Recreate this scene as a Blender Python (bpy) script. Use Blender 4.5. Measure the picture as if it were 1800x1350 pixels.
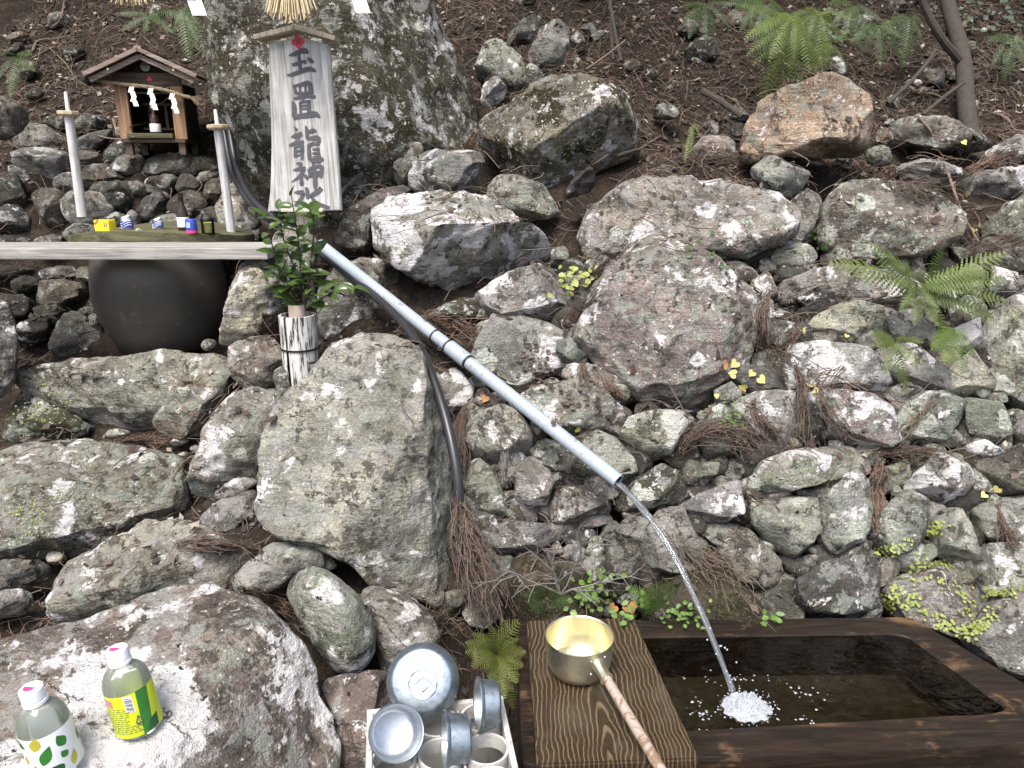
import bpy, bmesh, math, random
import numpy as np
from mathutils import Vector, Matrix, Quaternion

for o in list(bpy.data.objects):
    bpy.data.objects.remove(o)
scene = bpy.context.scene
COL = scene.collection
R = math.radians

# ------------------------------------------------------------------ camera, world, sun, exposure
EYE = Vector((0.0, 0.0, 1.6))
PITCH = R(16.0)
FPX = 1352.0                                   # focal length in photograph pixels (1800 wide)
cam_d = bpy.data.cameras.new('camera')
cam_d.sensor_width = 36.0
cam_d.lens = FPX / 1800.0 * 36.0
cam_d.clip_start = 0.02
cam_d.clip_end = 400.0
cam = bpy.data.objects.new('camera', cam_d)
COL.objects.link(cam)
cam.location = EYE
cam.rotation_euler = (math.pi / 2 - PITCH, 0, 0)
scene.camera = cam

SUN_EL, SUN_AZ = R(60), R(200)                 # azimuth measured from +Y clockwise: behind the camera, a little left
world = bpy.data.worlds.new('World')
scene.world = world
world.use_nodes = True
wn = world.node_tree.nodes
wl = world.node_tree.links
sky = wn.new('ShaderNodeTexSky')
sky.sky_type = 'NISHITA'
sky.sun_disc = False
sky.sun_elevation = SUN_EL
sky.sun_rotation = SUN_AZ
sky.air_density = 1.0
sky.dust_density = 4.0
sky.ozone_density = 1.0
bgn = wn['Background']
bgn.inputs['Strength'].default_value = 0.088
wl.new(sky.outputs[0], bgn.inputs['Color'])

sun_d = bpy.data.lights.new('sun', 'SUN')
sun_d.energy = 1.5
sun_d.angle = R(24)
sun_d.color = (1.0, 0.975, 0.93)
sun = bpy.data.objects.new('sun', sun_d)
COL.objects.link(sun)
sd = Vector((math.sin(SUN_AZ) * math.cos(SUN_EL), math.cos(SUN_AZ) * math.cos(SUN_EL), math.sin(SUN_EL)))
sun.rotation_euler = sd.to_track_quat('Z', 'Y').to_euler()
sun.location = sd * 12

scene.view_settings.view_transform = 'Standard'
scene.view_settings.look = 'None'
scene.view_settings.gamma = 1.0
scene.view_settings.use_curve_mapping = False
scene.view_settings.exposure = 1.72

scene.render.engine = 'CYCLES'
scene.cycles.max_bounces = 6
scene.cycles.diffuse_bounces = 3
scene.cycles.glossy_bounces = 3
scene.cycles.transmission_bounces = 6
scene.cycles.transparent_max_bounces = 12

# ------------------------------------------------------------------ geometry helpers
FWD = Vector((0, math.cos(PITCH), -math.sin(PITCH)))
UPV = Vector((0, math.sin(PITCH), math.cos(PITCH)))


def ray(px, py):
    return FWD + Vector((1, 0, 0)) * ((px - 900) / FPX) - UPV * ((py - 675) / FPX)


def at(px, py, Y):
    """point seen at photograph pixel (px, py) whose distance along +Y is Y metres"""
    d = ray(px, py)
    return EYE + d * (Y / d.y)


def atz(px, py, z):
    d = ray(px, py)
    return EYE + d * ((z - EYE.z) / d.z)


def onplane(px, py, C, n):
    d = ray(px, py)
    return EYE + d * ((C - EYE).dot(n) / d.dot(n))


_rs = np.random.RandomState(7)
_perm = _rs.permutation(256).astype(np.int64)
_perm = np.concatenate([_perm, _perm, _perm])
_grad = _rs.normal(size=(256, 3))
_grad /= np.linalg.norm(_grad, axis=1, keepdims=True)


def pnoise(p):
    """gradient noise, p is (N, 3)"""
    i = np.floor(p).astype(np.int64)
    f = p - i
    i &= 255
    w = f * f * f * (f * (f * 6 - 15) + 10)
    out = 0
    for dx in (0, 1):
        wx = w[:, 0] if dx else 1 - w[:, 0]
        for dy in (0, 1):
            wy = w[:, 1] if dy else 1 - w[:, 1]
            for dz in (0, 1):
                wz = w[:, 2] if dz else 1 - w[:, 2]
                h = _perm[_perm[_perm[i[:, 0] + dx] + i[:, 1] + dy] + i[:, 2] + dz]
                g = _grad[h]
                d = g[:, 0] * (f[:, 0] - dx) + g[:, 1] * (f[:, 1] - dy) + g[:, 2] * (f[:, 2] - dz)
                out = out + wx * wy * wz * d
    return out


def fbm(p, octv, rough=0.5):
    a, s, o = 1.0, 1.0, 0
    for k in range(octv):
        o = o + a * pnoise(p * s + 17.3 * k)
        a *= rough
        s *= 2.03
    return o


def mesh_np(name, V, F, mat=None, smooth=True, mats=None, midx=None):
    """mesh from numpy arrays; F is (n, 3) or (n, 4)"""
    me = bpy.data.meshes.new(name)
    V = np.asarray(V, dtype=np.float32)
    F = np.asarray(F, dtype=np.int32)
    k = F.shape[1]
    me.vertices.add(len(V))
    me.vertices.foreach_set('co', V.ravel())
    me.loops.add(F.size)
    me.loops.foreach_set('vertex_index', F.ravel())
    me.polygons.add(len(F))
    me.polygons.foreach_set('loop_start', np.arange(0, F.size, k, dtype=np.int32))
    me.polygons.foreach_set('loop_total', np.full(len(F), k, dtype=np.int32))
    if smooth:
        me.polygons.foreach_set('use_smooth', np.ones(len(F), dtype=bool))
    if mats:
        for m in mats:
            me.materials.append(m)
        if midx is not None:
            me.polygons.foreach_set('material_index', np.asarray(midx, dtype=np.int32))
    elif mat:
        me.materials.append(mat)
    me.update(calc_edges=True)
    me.validate()
    return me


def link(name, me, parent=None, loc=None, label=None, cat=None, group=None, kind=None):
    o = bpy.data.objects.new(name, me)
    COL.objects.link(o)
    if loc is not None:
        o.location = loc
    if parent is not None:
        o.parent = parent
    tag(o, label, cat, group, kind)
    return o


def tag(o, label=None, cat=None, group=None, kind=None):
    if label:
        o['label'] = label
    if cat:
        o['category'] = cat
    if group:
        o['group'] = group
    if kind:
        o['kind'] = kind
    return o


def thing(name, label, cat, loc=(0, 0, 0), rot=(0, 0, 0), group=None):
    o = link(name, None, None, loc, label, cat, group)
    o.rotation_euler = rot
    o.empty_display_size = 0.05
    return o


class MB:
    """collects shapes, then links them as one mesh object"""

    def __init__(self):
        self.bm = bmesh.new()

    def box(self, c, s, rot=None, bev=0.0):
        t = bmesh.new()
        bmesh.ops.create_cube(t, size=1)
        bmesh.ops.scale(t, vec=s, verts=t.verts)
        if bev:
            bmesh.ops.bevel(t, geom=t.edges[:], offset=bev, segments=2, affect='EDGES', profile=0.6)
        if rot is not None:
            bmesh.ops.rotate(t, matrix=rot, verts=t.verts, cent=(0, 0, 0))
        bmesh.ops.translate(t, vec=c, verts=t.verts)
        self._add(t)
        return self

    def _add(self, t):
        me = bpy.data.meshes.new('tmp')
        t.to_mesh(me)
        t.free()
        self.bm.from_mesh(me)
        bpy.data.meshes.remove(me)

    def lathe(self, prof, seg=32, c=(0, 0, 0), rot=None, closed=False):
        """profile of (radius, z); zero radius ends are closed with a fan"""
        t = bmesh.new()
        rings = []
        for r, z in prof:
            if r < 1e-6:
                rings.append([t.verts.new((0, 0, z))])
            else:
                rings.append([t.verts.new((r * math.cos(2 * math.pi * k / seg), r * math.sin(2 * math.pi * k / seg), z)) for k in range(seg)])
        pairs = list(zip(rings[:-1], rings[1:]))
        if closed:
            pairs.append((rings[-1], rings[0]))
        for a, b in pairs:
            for k in range(seg):
                k2 = (k + 1) % seg
                if len(a) == 1 and len(b) == 1:
                    continue
                if len(a) == 1:
                    t.faces.new((a[0], b[k2], b[k]))
                elif len(b) == 1:
                    t.faces.new((a[k], a[k2], b[0]))
                else:
                    t.faces.new((a[k], a[k2], b[k2], b[k]))
        bmesh.ops.recalc_face_normals(t, faces=t.faces)
        if rot is not None:
            bmesh.ops.rotate(t, matrix=rot, verts=t.verts, cent=(0, 0, 0))
        bmesh.ops.translate(t, vec=c, verts=t.verts)
        self._add(t)
        return self

    def tube(self, pts, rad, seg=8, caps=True):
        V, F = tube_np(pts, rad, seg, caps)
        vs = [self.bm.verts.new(v) for v in V]
        for f in F:
            try:
                self.bm.faces.new([vs[i] for i in dict.fromkeys(f)])
            except ValueError:
                pass
        return self

    def prism(self, poly, depth, M=None):
        """polygon in local xz, extruded +-depth/2 along y, moved by matrix M"""
        t = bmesh.new()
        a = [t.verts.new((x, -depth / 2, z)) for x, z in poly]
        b = [t.verts.new((x, depth / 2, z)) for x, z in poly]
        n = len(poly)
        t.faces.new(a)
        t.faces.new(b[::-1])
        for k in range(n):
            t.faces.new((a[k], b[k], b[(k + 1) % n], a[(k + 1) % n]))
        bmesh.ops.recalc_face_normals(t, faces=t.faces)
        if M is not None:
            t.transform(M)
        self._add(t)
        return self

    def build(self, name, mat, parent=None, loc=None, smooth=False, label=None, cat=None, group=None, kind=None, angle=None):
        me = bpy.data.meshes.new(name)
        bmesh.ops.recalc_face_normals(self.bm, faces=self.bm.faces)
        self.bm.to_mesh(me)
        self.bm.free()
        if smooth:
            me.polygons.foreach_set('use_smooth', np.ones(len(me.polygons), dtype=bool))
            me.set_sharp_from_angle(angle=R(angle or 38))
        me.materials.append(mat)
        return link(name, me, parent, loc, label, cat, group, kind)


def catmull(pts, n):
    """n points along a smooth curve through pts"""
    P = np.array([tuple(p) for p in pts], dtype=float)
    if len(P) == 2:
        t = np.linspace(0, 1, n)[:, None]
        return P[0] * (1 - t) + P[1] * t
    P = np.vstack([2 * P[0] - P[1], P, 2 * P[-1] - P[-2]])
    m = len(P) - 3
    out = []
    for t in np.linspace(0, m - 1e-6, n):
        i = int(t)
        f = t - i
        a, b, c, d = P[i:i + 4]
        out.append(0.5 * (2 * b + (c - a) * f + (2 * a - 5 * b + 4 * c - d) * f * f + (3 * b - a - 3 * c + d) * f ** 3))
    return np.array(out)


def tube_np(pts, rad, seg=6, caps=True):
    P = np.array([tuple(p) for p in pts], dtype=float)
    n = len(P)
    rad = np.full(n, rad) if np.isscalar(rad) else np.asarray(rad, dtype=float)
    T = np.gradient(P, axis=0)
    T /= np.linalg.norm(T, axis=1, keepdims=True) + 1e-12
    ref = np.array([0.31, 0.22, 0.92])
    if abs(T[0] @ ref) > 0.9:
        ref = np.array([0.9, 0.3, 0.1])
    U = np.cross(T, ref)
    U /= np.linalg.norm(U, axis=1, keepdims=True) + 1e-12
    W = np.cross(T, U)
    a = np.arange(seg) * 2 * math.pi / seg
    V = P[:, None, :] + rad[:, None, None] * (U[:, None, :] * np.cos(a)[None, :, None] + W[:, None, :] * np.sin(a)[None, :, None])
    V = V.reshape(-1, 3)
    F = []
    for i in range(n - 1):
        for k in range(seg):
            k2 = (k + 1) % seg
            F.append((i * seg + k, i * seg + k2, (i + 1) * seg + k2, (i + 1) * seg + k))
    if caps:
        V = np.vstack([V, P[0], P[-1]])
        c0, c1 = n * seg, n * seg + 1
        for k in range(seg):
            k2 = (k + 1) % seg
            F.append((c0, k2, k, k))
            F.append((c1, (n - 1) * seg + k, (n - 1) * seg + k2, (n - 1) * seg + k2))
    return V, F


# ------------------------------------------------------------------ material helpers
class NT:
    def __init__(self, name):
        self.m = bpy.data.materials.new(name)
        self.m.use_nodes = True
        self.t = self.m.node_tree
        self.p = self.t.nodes['Principled BSDF']
        self.out = self.t.nodes['Material Output']

    def n(self, typ, **kw):
        nd = self.t.nodes.new('ShaderNode' + typ)
        for k, v in kw.items():
            setattr(nd, k, v)
        return nd

    def l(self, a, b):
        self.t.links.new(a, b)

    def val(self, sock, v):
        if hasattr(v, 'bl_idname') or isinstance(v, bpy.types.NodeSocket):
            self.l(v, sock)
        else:
            sock.default_value = v

    def coord(self, rnd=True, kind='Object'):
        tc = self.n('TexCoord')
        if not rnd:
            return tc.outputs[kind]
        oi = self.n('ObjectInfo')
        mu = self.math('MULTIPLY', oi.outputs['Random'], 37.0)
        ad = self.n('VectorMath', operation='ADD')
        self.l(tc.outputs[kind], ad.inputs[0])
        self.l(mu, ad.inputs[1])
        return ad.outputs[0]

    def mapv(self, v, scale=(1, 1, 1), rot=(0, 0, 0)):
        mp = self.n('Mapping')
        mp.inputs['Scale'].default_value = scale
        mp.inputs['Rotation'].default_value = rot
        self.l(v, mp.inputs['Vector'])
        return mp.outputs[0]

    def noise(self, v, scale, detail=6, rough=0.6, dist=0.0, out=0):
        nd = self.n('TexNoise')
        nd.inputs['Scale'].default_value = scale
        nd.inputs['Detail'].default_value = detail
        nd.inputs['Roughness'].default_value = rough
        nd.inputs['Distortion'].default_value = dist
        self.l(v, nd.inputs['Vector'])
        return nd.outputs[out]

    def vor(self, v, scale, feature='F1', out='Distance', rand=1.0):
        nd = self.n('TexVoronoi', feature=feature)
        nd.inputs['Scale'].default_value = scale
        nd.inputs['Randomness'].default_value = rand
        self.l(v, nd.inputs['Vector'])
        return nd.outputs[out]

    def math(self, op, a, b=None, c=None, clamp=False):
        nd = self.n('Math', operation=op, use_clamp=clamp)
        self.val(nd.inputs[0], a)
        if b is not None:
            self.val(nd.inputs[1], b)
        if c is not None:
            self.val(nd.inputs[2], c)
        return nd.outputs[0]

    def step(self, v, lo, hi):
        """smooth 0..1 as v goes lo..hi (either may be a socket)"""
        nd = self.n('MapRange', interpolation_type='SMOOTHSTEP')
        self.l(v, nd.inputs['Value'])
        self.val(nd.inputs['From Min'], lo)
        self.val(nd.inputs['From Max'], hi)
        return nd.outputs[0]

    def mix(self, f, a, b, blend='MIX'):
        nd = self.n('Mix', data_type='RGBA', blend_type=blend)
        self.val(nd.inputs[0], f)
        for s, v in ((nd.inputs[6], a), (nd.inputs[7], b)):
            if isinstance(v, tuple):
                v = v if len(v) == 4 else v + (1,)
            self.val(s, v)
        return nd.outputs[2]

    def ramp(self, f, stops):
        nd = self.n('ValToRGB')
        e = nd.color_ramp.elements
        while len(e) < len(stops):
            e.new(0.5)
        for el, (p, c) in zip(e, stops):
            el.position = p
            el.color = c if len(c) == 4 else tuple(c) + (1,)
        self.l(f, nd.inputs[0])
        return nd.outputs[0]

    def attr(self, name):
        nd = self.n('Attribute', attribute_type='OBJECT', attribute_name=name)
        return nd.outputs['Fac']

    def bump(self, h, strength=0.4, dist=0.01, normal=None):
        nd = self.n('Bump')
        nd.inputs['Strength'].default_value = strength
        nd.inputs['Distance'].default_value = dist
        self.l(h, nd.inputs['Height'])
        if normal is not None:
            self.l(normal, nd.inputs['Normal'])
        return nd.outputs[0]

    def done(self, color=None, rough=None, normal=None, metal=None, **kw):
        p = self.p
        if color is not None:
            if isinstance(color, tuple):
                color = color if len(color) == 4 else color + (1,)
            self.val(p.inputs['Base Color'], color)
        if rough is not None:
            self.val(p.inputs['Roughness'], rough)
        if normal is not None:
            self.l(normal, p.inputs['Normal'])
        if metal is not None:
            p.inputs['Metallic'].default_value = metal
        for k, v in kw.items():
            self.val(p.inputs[k.replace('_', ' ')], v)
        return self.m


def plain(name, col, rough=0.6, metal=0.0, var=0.25, scale=40, bump=0.0, spec=None):
    t = NT(name)
    v = t.coord()
    f = t.noise(v, scale, 5, 0.65)
    c = t.mix(f, tuple(x * (1 - var) for x in col), tuple(min(1, x * (1 + var)) for x in col))
    n = t.bump(f, bump, 0.004) if bump else None
    kw = {}
    if spec is not None:
        kw['Specular_IOR_Level'] = spec
    return t.done(c, rough, n, metal, **kw)
# ------------------------------------------------------------------ rock and soil materials
def rock_material():
    """lichen-covered stone. Per-object: colour (base), la white lichen, lb grey-green rosettes, mo moss, sp pale specks"""
    t = NT('lichen_stone')
    v = t.coord()
    oi = t.n('ObjectInfo')
    base = oi.outputs['Color']
    ls = t.attr('ls')
    la, lb, mo, sp = t.attr('la'), t.attr('lb'), t.attr('mo'), t.attr('sp')
    big = t.noise(v, 6.5, 3, 0.6, 0.3, out=1)              # three slow channels
    bigs = t.n('SeparateColor')
    t.l(big, bigs.inputs[0])
    mid = t.noise(v, 30.0, 6, 0.74, 0.25)
    grain = t.noise(v, 150.0, 2, 0.7)
    strata = t.noise(t.mapv(v, (6, 6, 42), (0.5, 0.35, 0.2)), 1.0, 4, 0.65, 0.3)
    # stone body: soft drift, layered staining, dark crust, light grain
    c = t.mix(t.step(bigs.outputs[0], 0.36, 0.64), t.mix(1.0, base, (0.62, 0.61, 0.59), 'MULTIPLY'), t.mix(1.0, base, (1.30, 1.27, 1.22), 'MULTIPLY'))
    c = t.mix(t.math('MULTIPLY', t.step(strata, 0.46, 0.66), t.math('MULTIPLY', oi.outputs['Random'], 0.75)), c, t.mix(1.0, base, (0.64, 0.56, 0.47), 'MULTIPLY'))
    crust = t.math('ADD', mid, t.math('MULTIPLY', t.math('SUBTRACT', bigs.outputs[1], 0.5), 0.55))
    c = t.mix(t.math('MULTIPLY', t.step(crust, 0.535, 0.605), 0.8), c, (0.052, 0.048, 0.041))
    c = t.mix(t.math('MULTIPLY', t.step(grain, 0.48, 0.7), 0.45), c, t.mix(1.0, c, (1.9, 1.85, 1.8), 'MULTIPLY'))
    c = t.mix(t.math('MULTIPLY', t.step(grain, 0.5, 0.3), 0.5), c, t.mix(1.0, c, (0.5, 0.48, 0.45), 'MULTIPLY'))
    # thin grey crust that dulls about half of the stone, drifting from pinkish to greenish
    film = t.noise(v, 17.0, 5, 0.7, 0.4)
    fcol = t.mix(t.step(t.math('ADD', bigs.outputs[2], t.math('MULTIPLY', t.math('SUBTRACT', oi.outputs['Random'], 0.45), 0.35)), 0.42, 0.60), (0.45, 0.435, 0.42), (0.37, 0.405, 0.35))
    fcol = t.mix(t.math('MULTIPLY', t.step(grain, 0.35, 0.65), 0.5), t.mix(1.0, fcol, (0.62, 0.60, 0.58), 'MULTIPLY'), fcol)
    fth = t.math('SUBTRACT', 0.575, t.math('MULTIPLY', t.math('MINIMUM', la, 0.55), 0.16))
    ff = t.step(film, fth, t.math('ADD', fth, 0.05))
    c = t.mix(t.math('MULTIPLY', ff, 0.72), c, fcol)
    # moss and dark algae
    mn = t.math('ADD', t.math('MULTIPLY', bigs.outputs[2], 0.6), t.math('MULTIPLY', mid, 0.4))
    mth = t.math('SUBTRACT', 0.66, t.math('MULTIPLY', mo, 0.24))
    mf = t.step(mn, mth, t.math('ADD', mth, 0.06))
    c = t.mix(mf, c, t.ramp(grain, [(0.3, (0.016, 0.015, 0.009)), (0.52, (0.048, 0.042, 0.021)), (0.72, (0.13, 0.112, 0.062))]))
    # grey-green crust lichen: rounded rosettes with ragged rims
    wob = t.n('VectorMath', operation='MULTIPLY_ADD')
    t.l(t.noise(v, 26, 4, 0.7, out=1), wob.inputs[0])
    wob.inputs[1].default_value = (0.07, 0.07, 0.07)
    t.l(v, wob.inputs[2])
    vd = t.n('TexVoronoi', feature='F1')
    vd.inputs['Scale'].default_value = 10.0
    t.l(wob.outputs[0], vd.inputs['Vector'])
    rnd = t.n('SeparateColor')
    t.l(vd.outputs['Color'], rnd.inputs[0])
    rad = t.math('MULTIPLY', t.math('ADD', t.math('MULTIPLY', rnd.outputs[0], 0.62), -0.14), t.math('MULTIPLY', lb, 1.25))
    bf = t.step(vd.outputs['Distance'], t.math('ADD', rad, 0.02), rad)
    bf = t.math('MULTIPLY', bf, t.step(crust, 0.64, 0.58))
    bcol = t.mix(rnd.outputs[1], (0.28, 0.31, 0.245), (0.47, 0.47, 0.42))
    bcol = t.mix(t.math('MULTIPLY', t.step(grain, 0.45, 0.68), 0.7), bcol, (0.64, 0.64, 0.59))
    c = t.mix(bf, c, bcol)
    vsn = t.n('VectorMath', operation='SCALE')
    t.l(v, vsn.inputs[0])
    t.l(ls, vsn.inputs['Scale'])
    vs = vsn.outputs[0]
    # chalk-white, faintly pink lichen in ragged patches
    wn_ = t.math('ADD', t.noise(vs, 10.0, 6, 0.66, 0.5), t.math('MULTIPLY', t.math('SUBTRACT', mid, 0.5), -0.35))
    th = t.math('SUBTRACT', 0.655, t.math('MULTIPLY', la, 0.16))
    af = t.step(wn_, th, t.math('ADD', th, 0.035))
    acol = t.mix(t.step(wn_, th, t.math('ADD', th, 0.10)), (0.53, 0.50, 0.495), (0.68, 0.655, 0.65))
    acol = t.mix(t.math('MULTIPLY', t.step(grain, 0.35, 0.7), 0.45), acol, (0.76, 0.745, 0.735))
    acol = t.mix(t.math('MULTIPLY', t.step(mid, 0.53, 0.64), 0.5), acol, (0.32, 0.30, 0.29))
    c = t.mix(t.math('MULTIPLY', af, 0.93), c, acol)
    c = t.mix(t.math('MULTIPLY', t.step(t.math('ADD', t.math('MULTIPLY', bigs.outputs[1], 0.7), t.math('MULTIPLY', strata, 0.3)), 0.50, 0.64), 0.30), c, t.mix(1.0, c, (0.90, 0.79, 0.64), 'MULTIPLY'))   # rusty and peaty stains
    ck = t.vor(wob.outputs[0], 4.6, 'DISTANCE_TO_EDGE')
    ckf = t.math('MULTIPLY', t.step(ck, 0.016, 0.004), t.step(bigs.outputs[0], 0.50, 0.57))
    c = t.mix(t.math('MULTIPLY', ckf, 0.85), c, (0.034, 0.028, 0.022))            # dirt-filled hairline cracks
    # small round pale specks
    s1 = t.n('TexVoronoi', feature='F1')
    s1.inputs['Scale'].default_value = 62
    t.l(wob.outputs[0], s1.inputs['Vector'])
    s1r = t.n('SeparateColor')
    t.l(s1.outputs['Color'], s1r.inputs[0])
    sr = t.math('MULTIPLY', s1r.outputs[0], t.math('MULTIPLY', sp, 0.62))
    sf = t.step(s1.outputs['Distance'], t.math('SUBTRACT', sr, 0.06), t.math('SUBTRACT', sr, 0.12))
    c = t.mix(sf, c, t.mix(s1r.outputs[1], (0.68, 0.66, 0.62), (0.40, 0.40, 0.34)))
    df = t.math('MULTIPLY', t.step(s1.outputs['Distance'], 0.34, 0.24), t.step(s1r.outputs[2], 0.955, 0.965))
    c = t.mix(df, c, (0.022, 0.020, 0.018))
    # relief
    h = t.math('ADD', t.math('MULTIPLY', mid, 1.4), t.math('MULTIPLY', strata, 0.8))
    h = t.math('ADD', h, t.math('MULTIPLY', grain, 0.32))
    n = t.bump(h, 1.0, 0.019)
    t.done(c, 0.92, n, Specular_IOR_Level=0.25)
    return t.m


M_ROCK = rock_material()


def soil_material():
    t = NT('forest_soil')
    v = t.coord(False)
    f = t.noise(v, 16, 6, 0.75)
    g = t.noise(v, 120, 2, 0.7)
    fib = t.noise(t.mapv(v, (60, 14, 60), (0.2, 0.4, 0.5)), 1.0, 4, 0.7, 1.5)
    c = t.ramp(f, [(0.3, (0.009, 0.006, 0.005)), (0.5, (0.025, 0.018, 0.013)), (0.7, (0.058, 0.042, 0.030))])
    c = t.mix(t.math('MULTIPLY', t.step(fib, 0.52, 0.64), 0.6), c, (0.075, 0.050, 0.036))
    c = t.mix(t.math('MULTIPLY', t.step(g, 0.6, 0.72), 0.5), c, (0.14, 0.115, 0.09))
    h = t.math('ADD', f, t.math('MULTIPLY', fib, 0.6))
    n = t.bump(t.math('ADD', h, t.math('MULTIPLY', g, 0.25)), 0.9, 0.02)
    return t.done(c, 0.95, n, Specular_IOR_Level=0.2)


M_SOIL = soil_material()
# ------------------------------------------------------------------ the hillside
_cp = []


def _c(px, rows):
    for py, Y in rows:
        _cp.append(tuple(at(px, py, Y)))


RIGHT = [(1010, 1.71), (900, 1.80), (800, 1.88), (700, 1.99), (600, 2.14), (500, 2.33), (400, 2.57), (300, 2.86), (200, 3.25), (100, 3.75), (0, 4.35), (-250, 6.2)]
for px in (930, 1200, 1500, 1800, 2150):
    _c(px, RIGHT)
_c(650, [(1000, 1.72), (900, 1.85), (750, 2.0), (600, 2.2), (520, 2.38), (430, 2.7), (350, 2.98), (200, 3.4), (100, 3.85), (0, 4.4), (-250, 6.2)])
_c(350, [(950, 1.80), (880, 1.95), (760, 2.34), (655, 2.48), (622, 2.66), (500, 2.92), (430, 3.0), (350, 3.13), (270, 3.34), (200, 3.6), (100, 4.05), (0, 4.55), (-250, 6.2)])
for px in (100, -150, -500):
    _c(px, [(970, 2.02), (830, 2.12), (770, 2.38), (655, 2.5), (605, 2.85), (500, 2.96), (420, 3.02), (350, 3.15), (270, 3.38), (200, 3.65), (100, 4.05), (0, 4.55), (-250, 6.2)])
for x in (-3, -2, -1, 0, 1, 2, 3):
    _cp += [(x, -2.0, 0), (x, 0.0, 0), (x, 0.6, 0.02)]
_cp += [(-.5, .95, .40), (-.9, .95, .40), (-.2, 1.05, .30), (-.5, 1.4, .50), (-.9, 1.5, .5), (-1.6, 1.4, .45), (0, 1.25, .2), (-.1, 1.5, .45),
        (.5, 1.2, .16), (1.0, 1.2, .16), (1.6, 1.2, .16), (.2, 1.45, .18), (.6, 1.5, .20), (1.0, 1.5, .20), (.2, 1.66, .44), (.6, 1.68, .44), (1.0, 1.7, .44), (1.5, 1.7, .44)]
CP = np.array(_cp)
_A = np.linalg.norm(CP[:, None, :2] - CP[None, :, :2], axis=2)
_n = len(CP)
_M = np.zeros((_n + 3, _n + 3))
_M[:_n, :_n] = _A - np.eye(_n) * 0.02
_M[:_n, _n] = 1
_M[:_n, _n + 1:] = CP[:, :2]
_M[_n, :_n] = 1
_M[_n + 1:, :_n] = CP[:, :2].T
_W = np.linalg.solve(_M, np.concatenate([CP[:, 2], np.zeros(3)]))


def ground_z(X, Y):
    X = np.atleast_1d(X).astype(float)
    Y = np.atleast_1d(Y).astype(float)
    D = np.sqrt((X[:, None] - CP[None, :, 0]) ** 2 + (Y[:, None] - CP[None, :, 1]) ** 2)
    return D @ _W[:_n] + _W[_n] + X * _W[_n + 1] + Y * _W[_n + 2]


def hit_ground(px, py):
    d = ray(px, py)
    Ys = np.arange(0.8, 8.0, 0.012)
    t = Ys / d.y
    z = EYE.z + d.z * t
    g = ground_z(d.x * t, Ys)
    k = np.argmax(z < g) if (z < g).any() else len(Ys) - 1
    return EYE + d * t[k]


def ground_n(x, y):
    e = 0.12
    z = ground_z([x - e, x + e, x, x], [y, y, y - e, y + e])
    return Vector((-(z[1] - z[0]) / (2 * e), -(z[3] - z[2]) / (2 * e), 1)).normalized()


def build_ground():
    xs = np.concatenate([np.linspace(-30, -3.3, 14), np.linspace(-3.2, 3.4, 300), np.linspace(3.5, 30, 14)])
    ys = np.concatenate([np.linspace(-20, -0.6, 12), np.linspace(-0.5, 6.2, 320), np.linspace(6.3, 22, 14)])
    XX, YY = np.meshgrid(xs, ys)
    X, Y = XX.ravel(), YY.ravel()
    Z = np.concatenate([ground_z(X[k:k + 20000], Y[k:k + 20000]) for k in range(0, len(X), 20000)])
    # far ends: flat path behind the camera, an even hillside above
    Z = np.where(Y < -0.5, np.minimum(Z, 0.0), Z)
    up = Y > 6.3
    Z = np.where(up, np.minimum(Z, 3.6 + (Y - 6.3) * 0.62), Z)
    P = np.stack([X, Y, np.zeros_like(X)], 1)
    w = np.clip((Y - 0.7) / 0.5, 0, 1)
    deep = np.clip((X + .15) / .3, 0, 1) * np.clip((2.7 - Y) / .4, 0, 1)
    Z = Z - (0.05 + 0.10 * deep) * w + w * (0.10 * fbm(P * 2.2, 4) + 0.035 * fbm(P * 11 + 5, 3))
    nx, ny = len(xs), len(ys)
    i = np.arange(nx * ny).reshape(ny, nx)
    F = np.stack([i[:-1, :-1], i[:-1, 1:], i[1:, 1:], i[1:, :-1]], -1).reshape(-1, 4)
    me = mesh_np('ground', np.stack([X, Y, Z], 1), F, M_SOIL)
    return link('ground', me, kind='structure')


GROUND = build_ground()
# ------------------------------------------------------------------ rocks
STY = {  # base colour, white lichen, rosettes, moss, specks
    'grey': ((.225, .215, .195), .40, .50, .18, .5),
    'white': ((.26, .25, .24), .85, .45, .08, .4),
    'pink': ((.270, .240, .225), .58, .40, .08, .6),
    'green': ((.235, .245, .210), .45, .90, .10, .5),
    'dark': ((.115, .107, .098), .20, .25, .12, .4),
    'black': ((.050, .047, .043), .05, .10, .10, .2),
    'brown': ((.31, .255, .215), .38, .20, .05, .6),
    'moss': ((.115, .105, .085), .40, .60, .62, .7),
    'cream': ((.38, .36, .30), .35, .35, .06, .3),
    'pale': ((.50, .47, .43), .30, .10, .02, .2),
    'big': ((.300, .280, .255), .46, .25, .12, .4),
    'ros': ((.23, .20, .18), .30, 1.0, .08, .7),
    'step': ((.235, .225, .195), .40, .30, .30, .5),
    'earth': ((.085, .068, .050), .05, .10, .85, .3),
}
_ico = {}


def ico(level):
    if level not in _ico:
        b = bmesh.new()
        bmesh.ops.create_icosphere(b, subdivisions=level, radius=1)
        b.verts.ensure_lookup_table()
        _ico[level] = (np.array([v.co[:] for v in b.verts]), np.array([[v.index for v in f.verts] for f in b.faces]))
        b.free()
    return _ico[level]


def chaikin(P):
    Q = np.roll(P, -1, axis=0)
    return np.stack([P * .78 + Q * .22, P * .22 + Q * .78], 1).reshape(-1, 2)


_rc = [0]
POLYS = []


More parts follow.
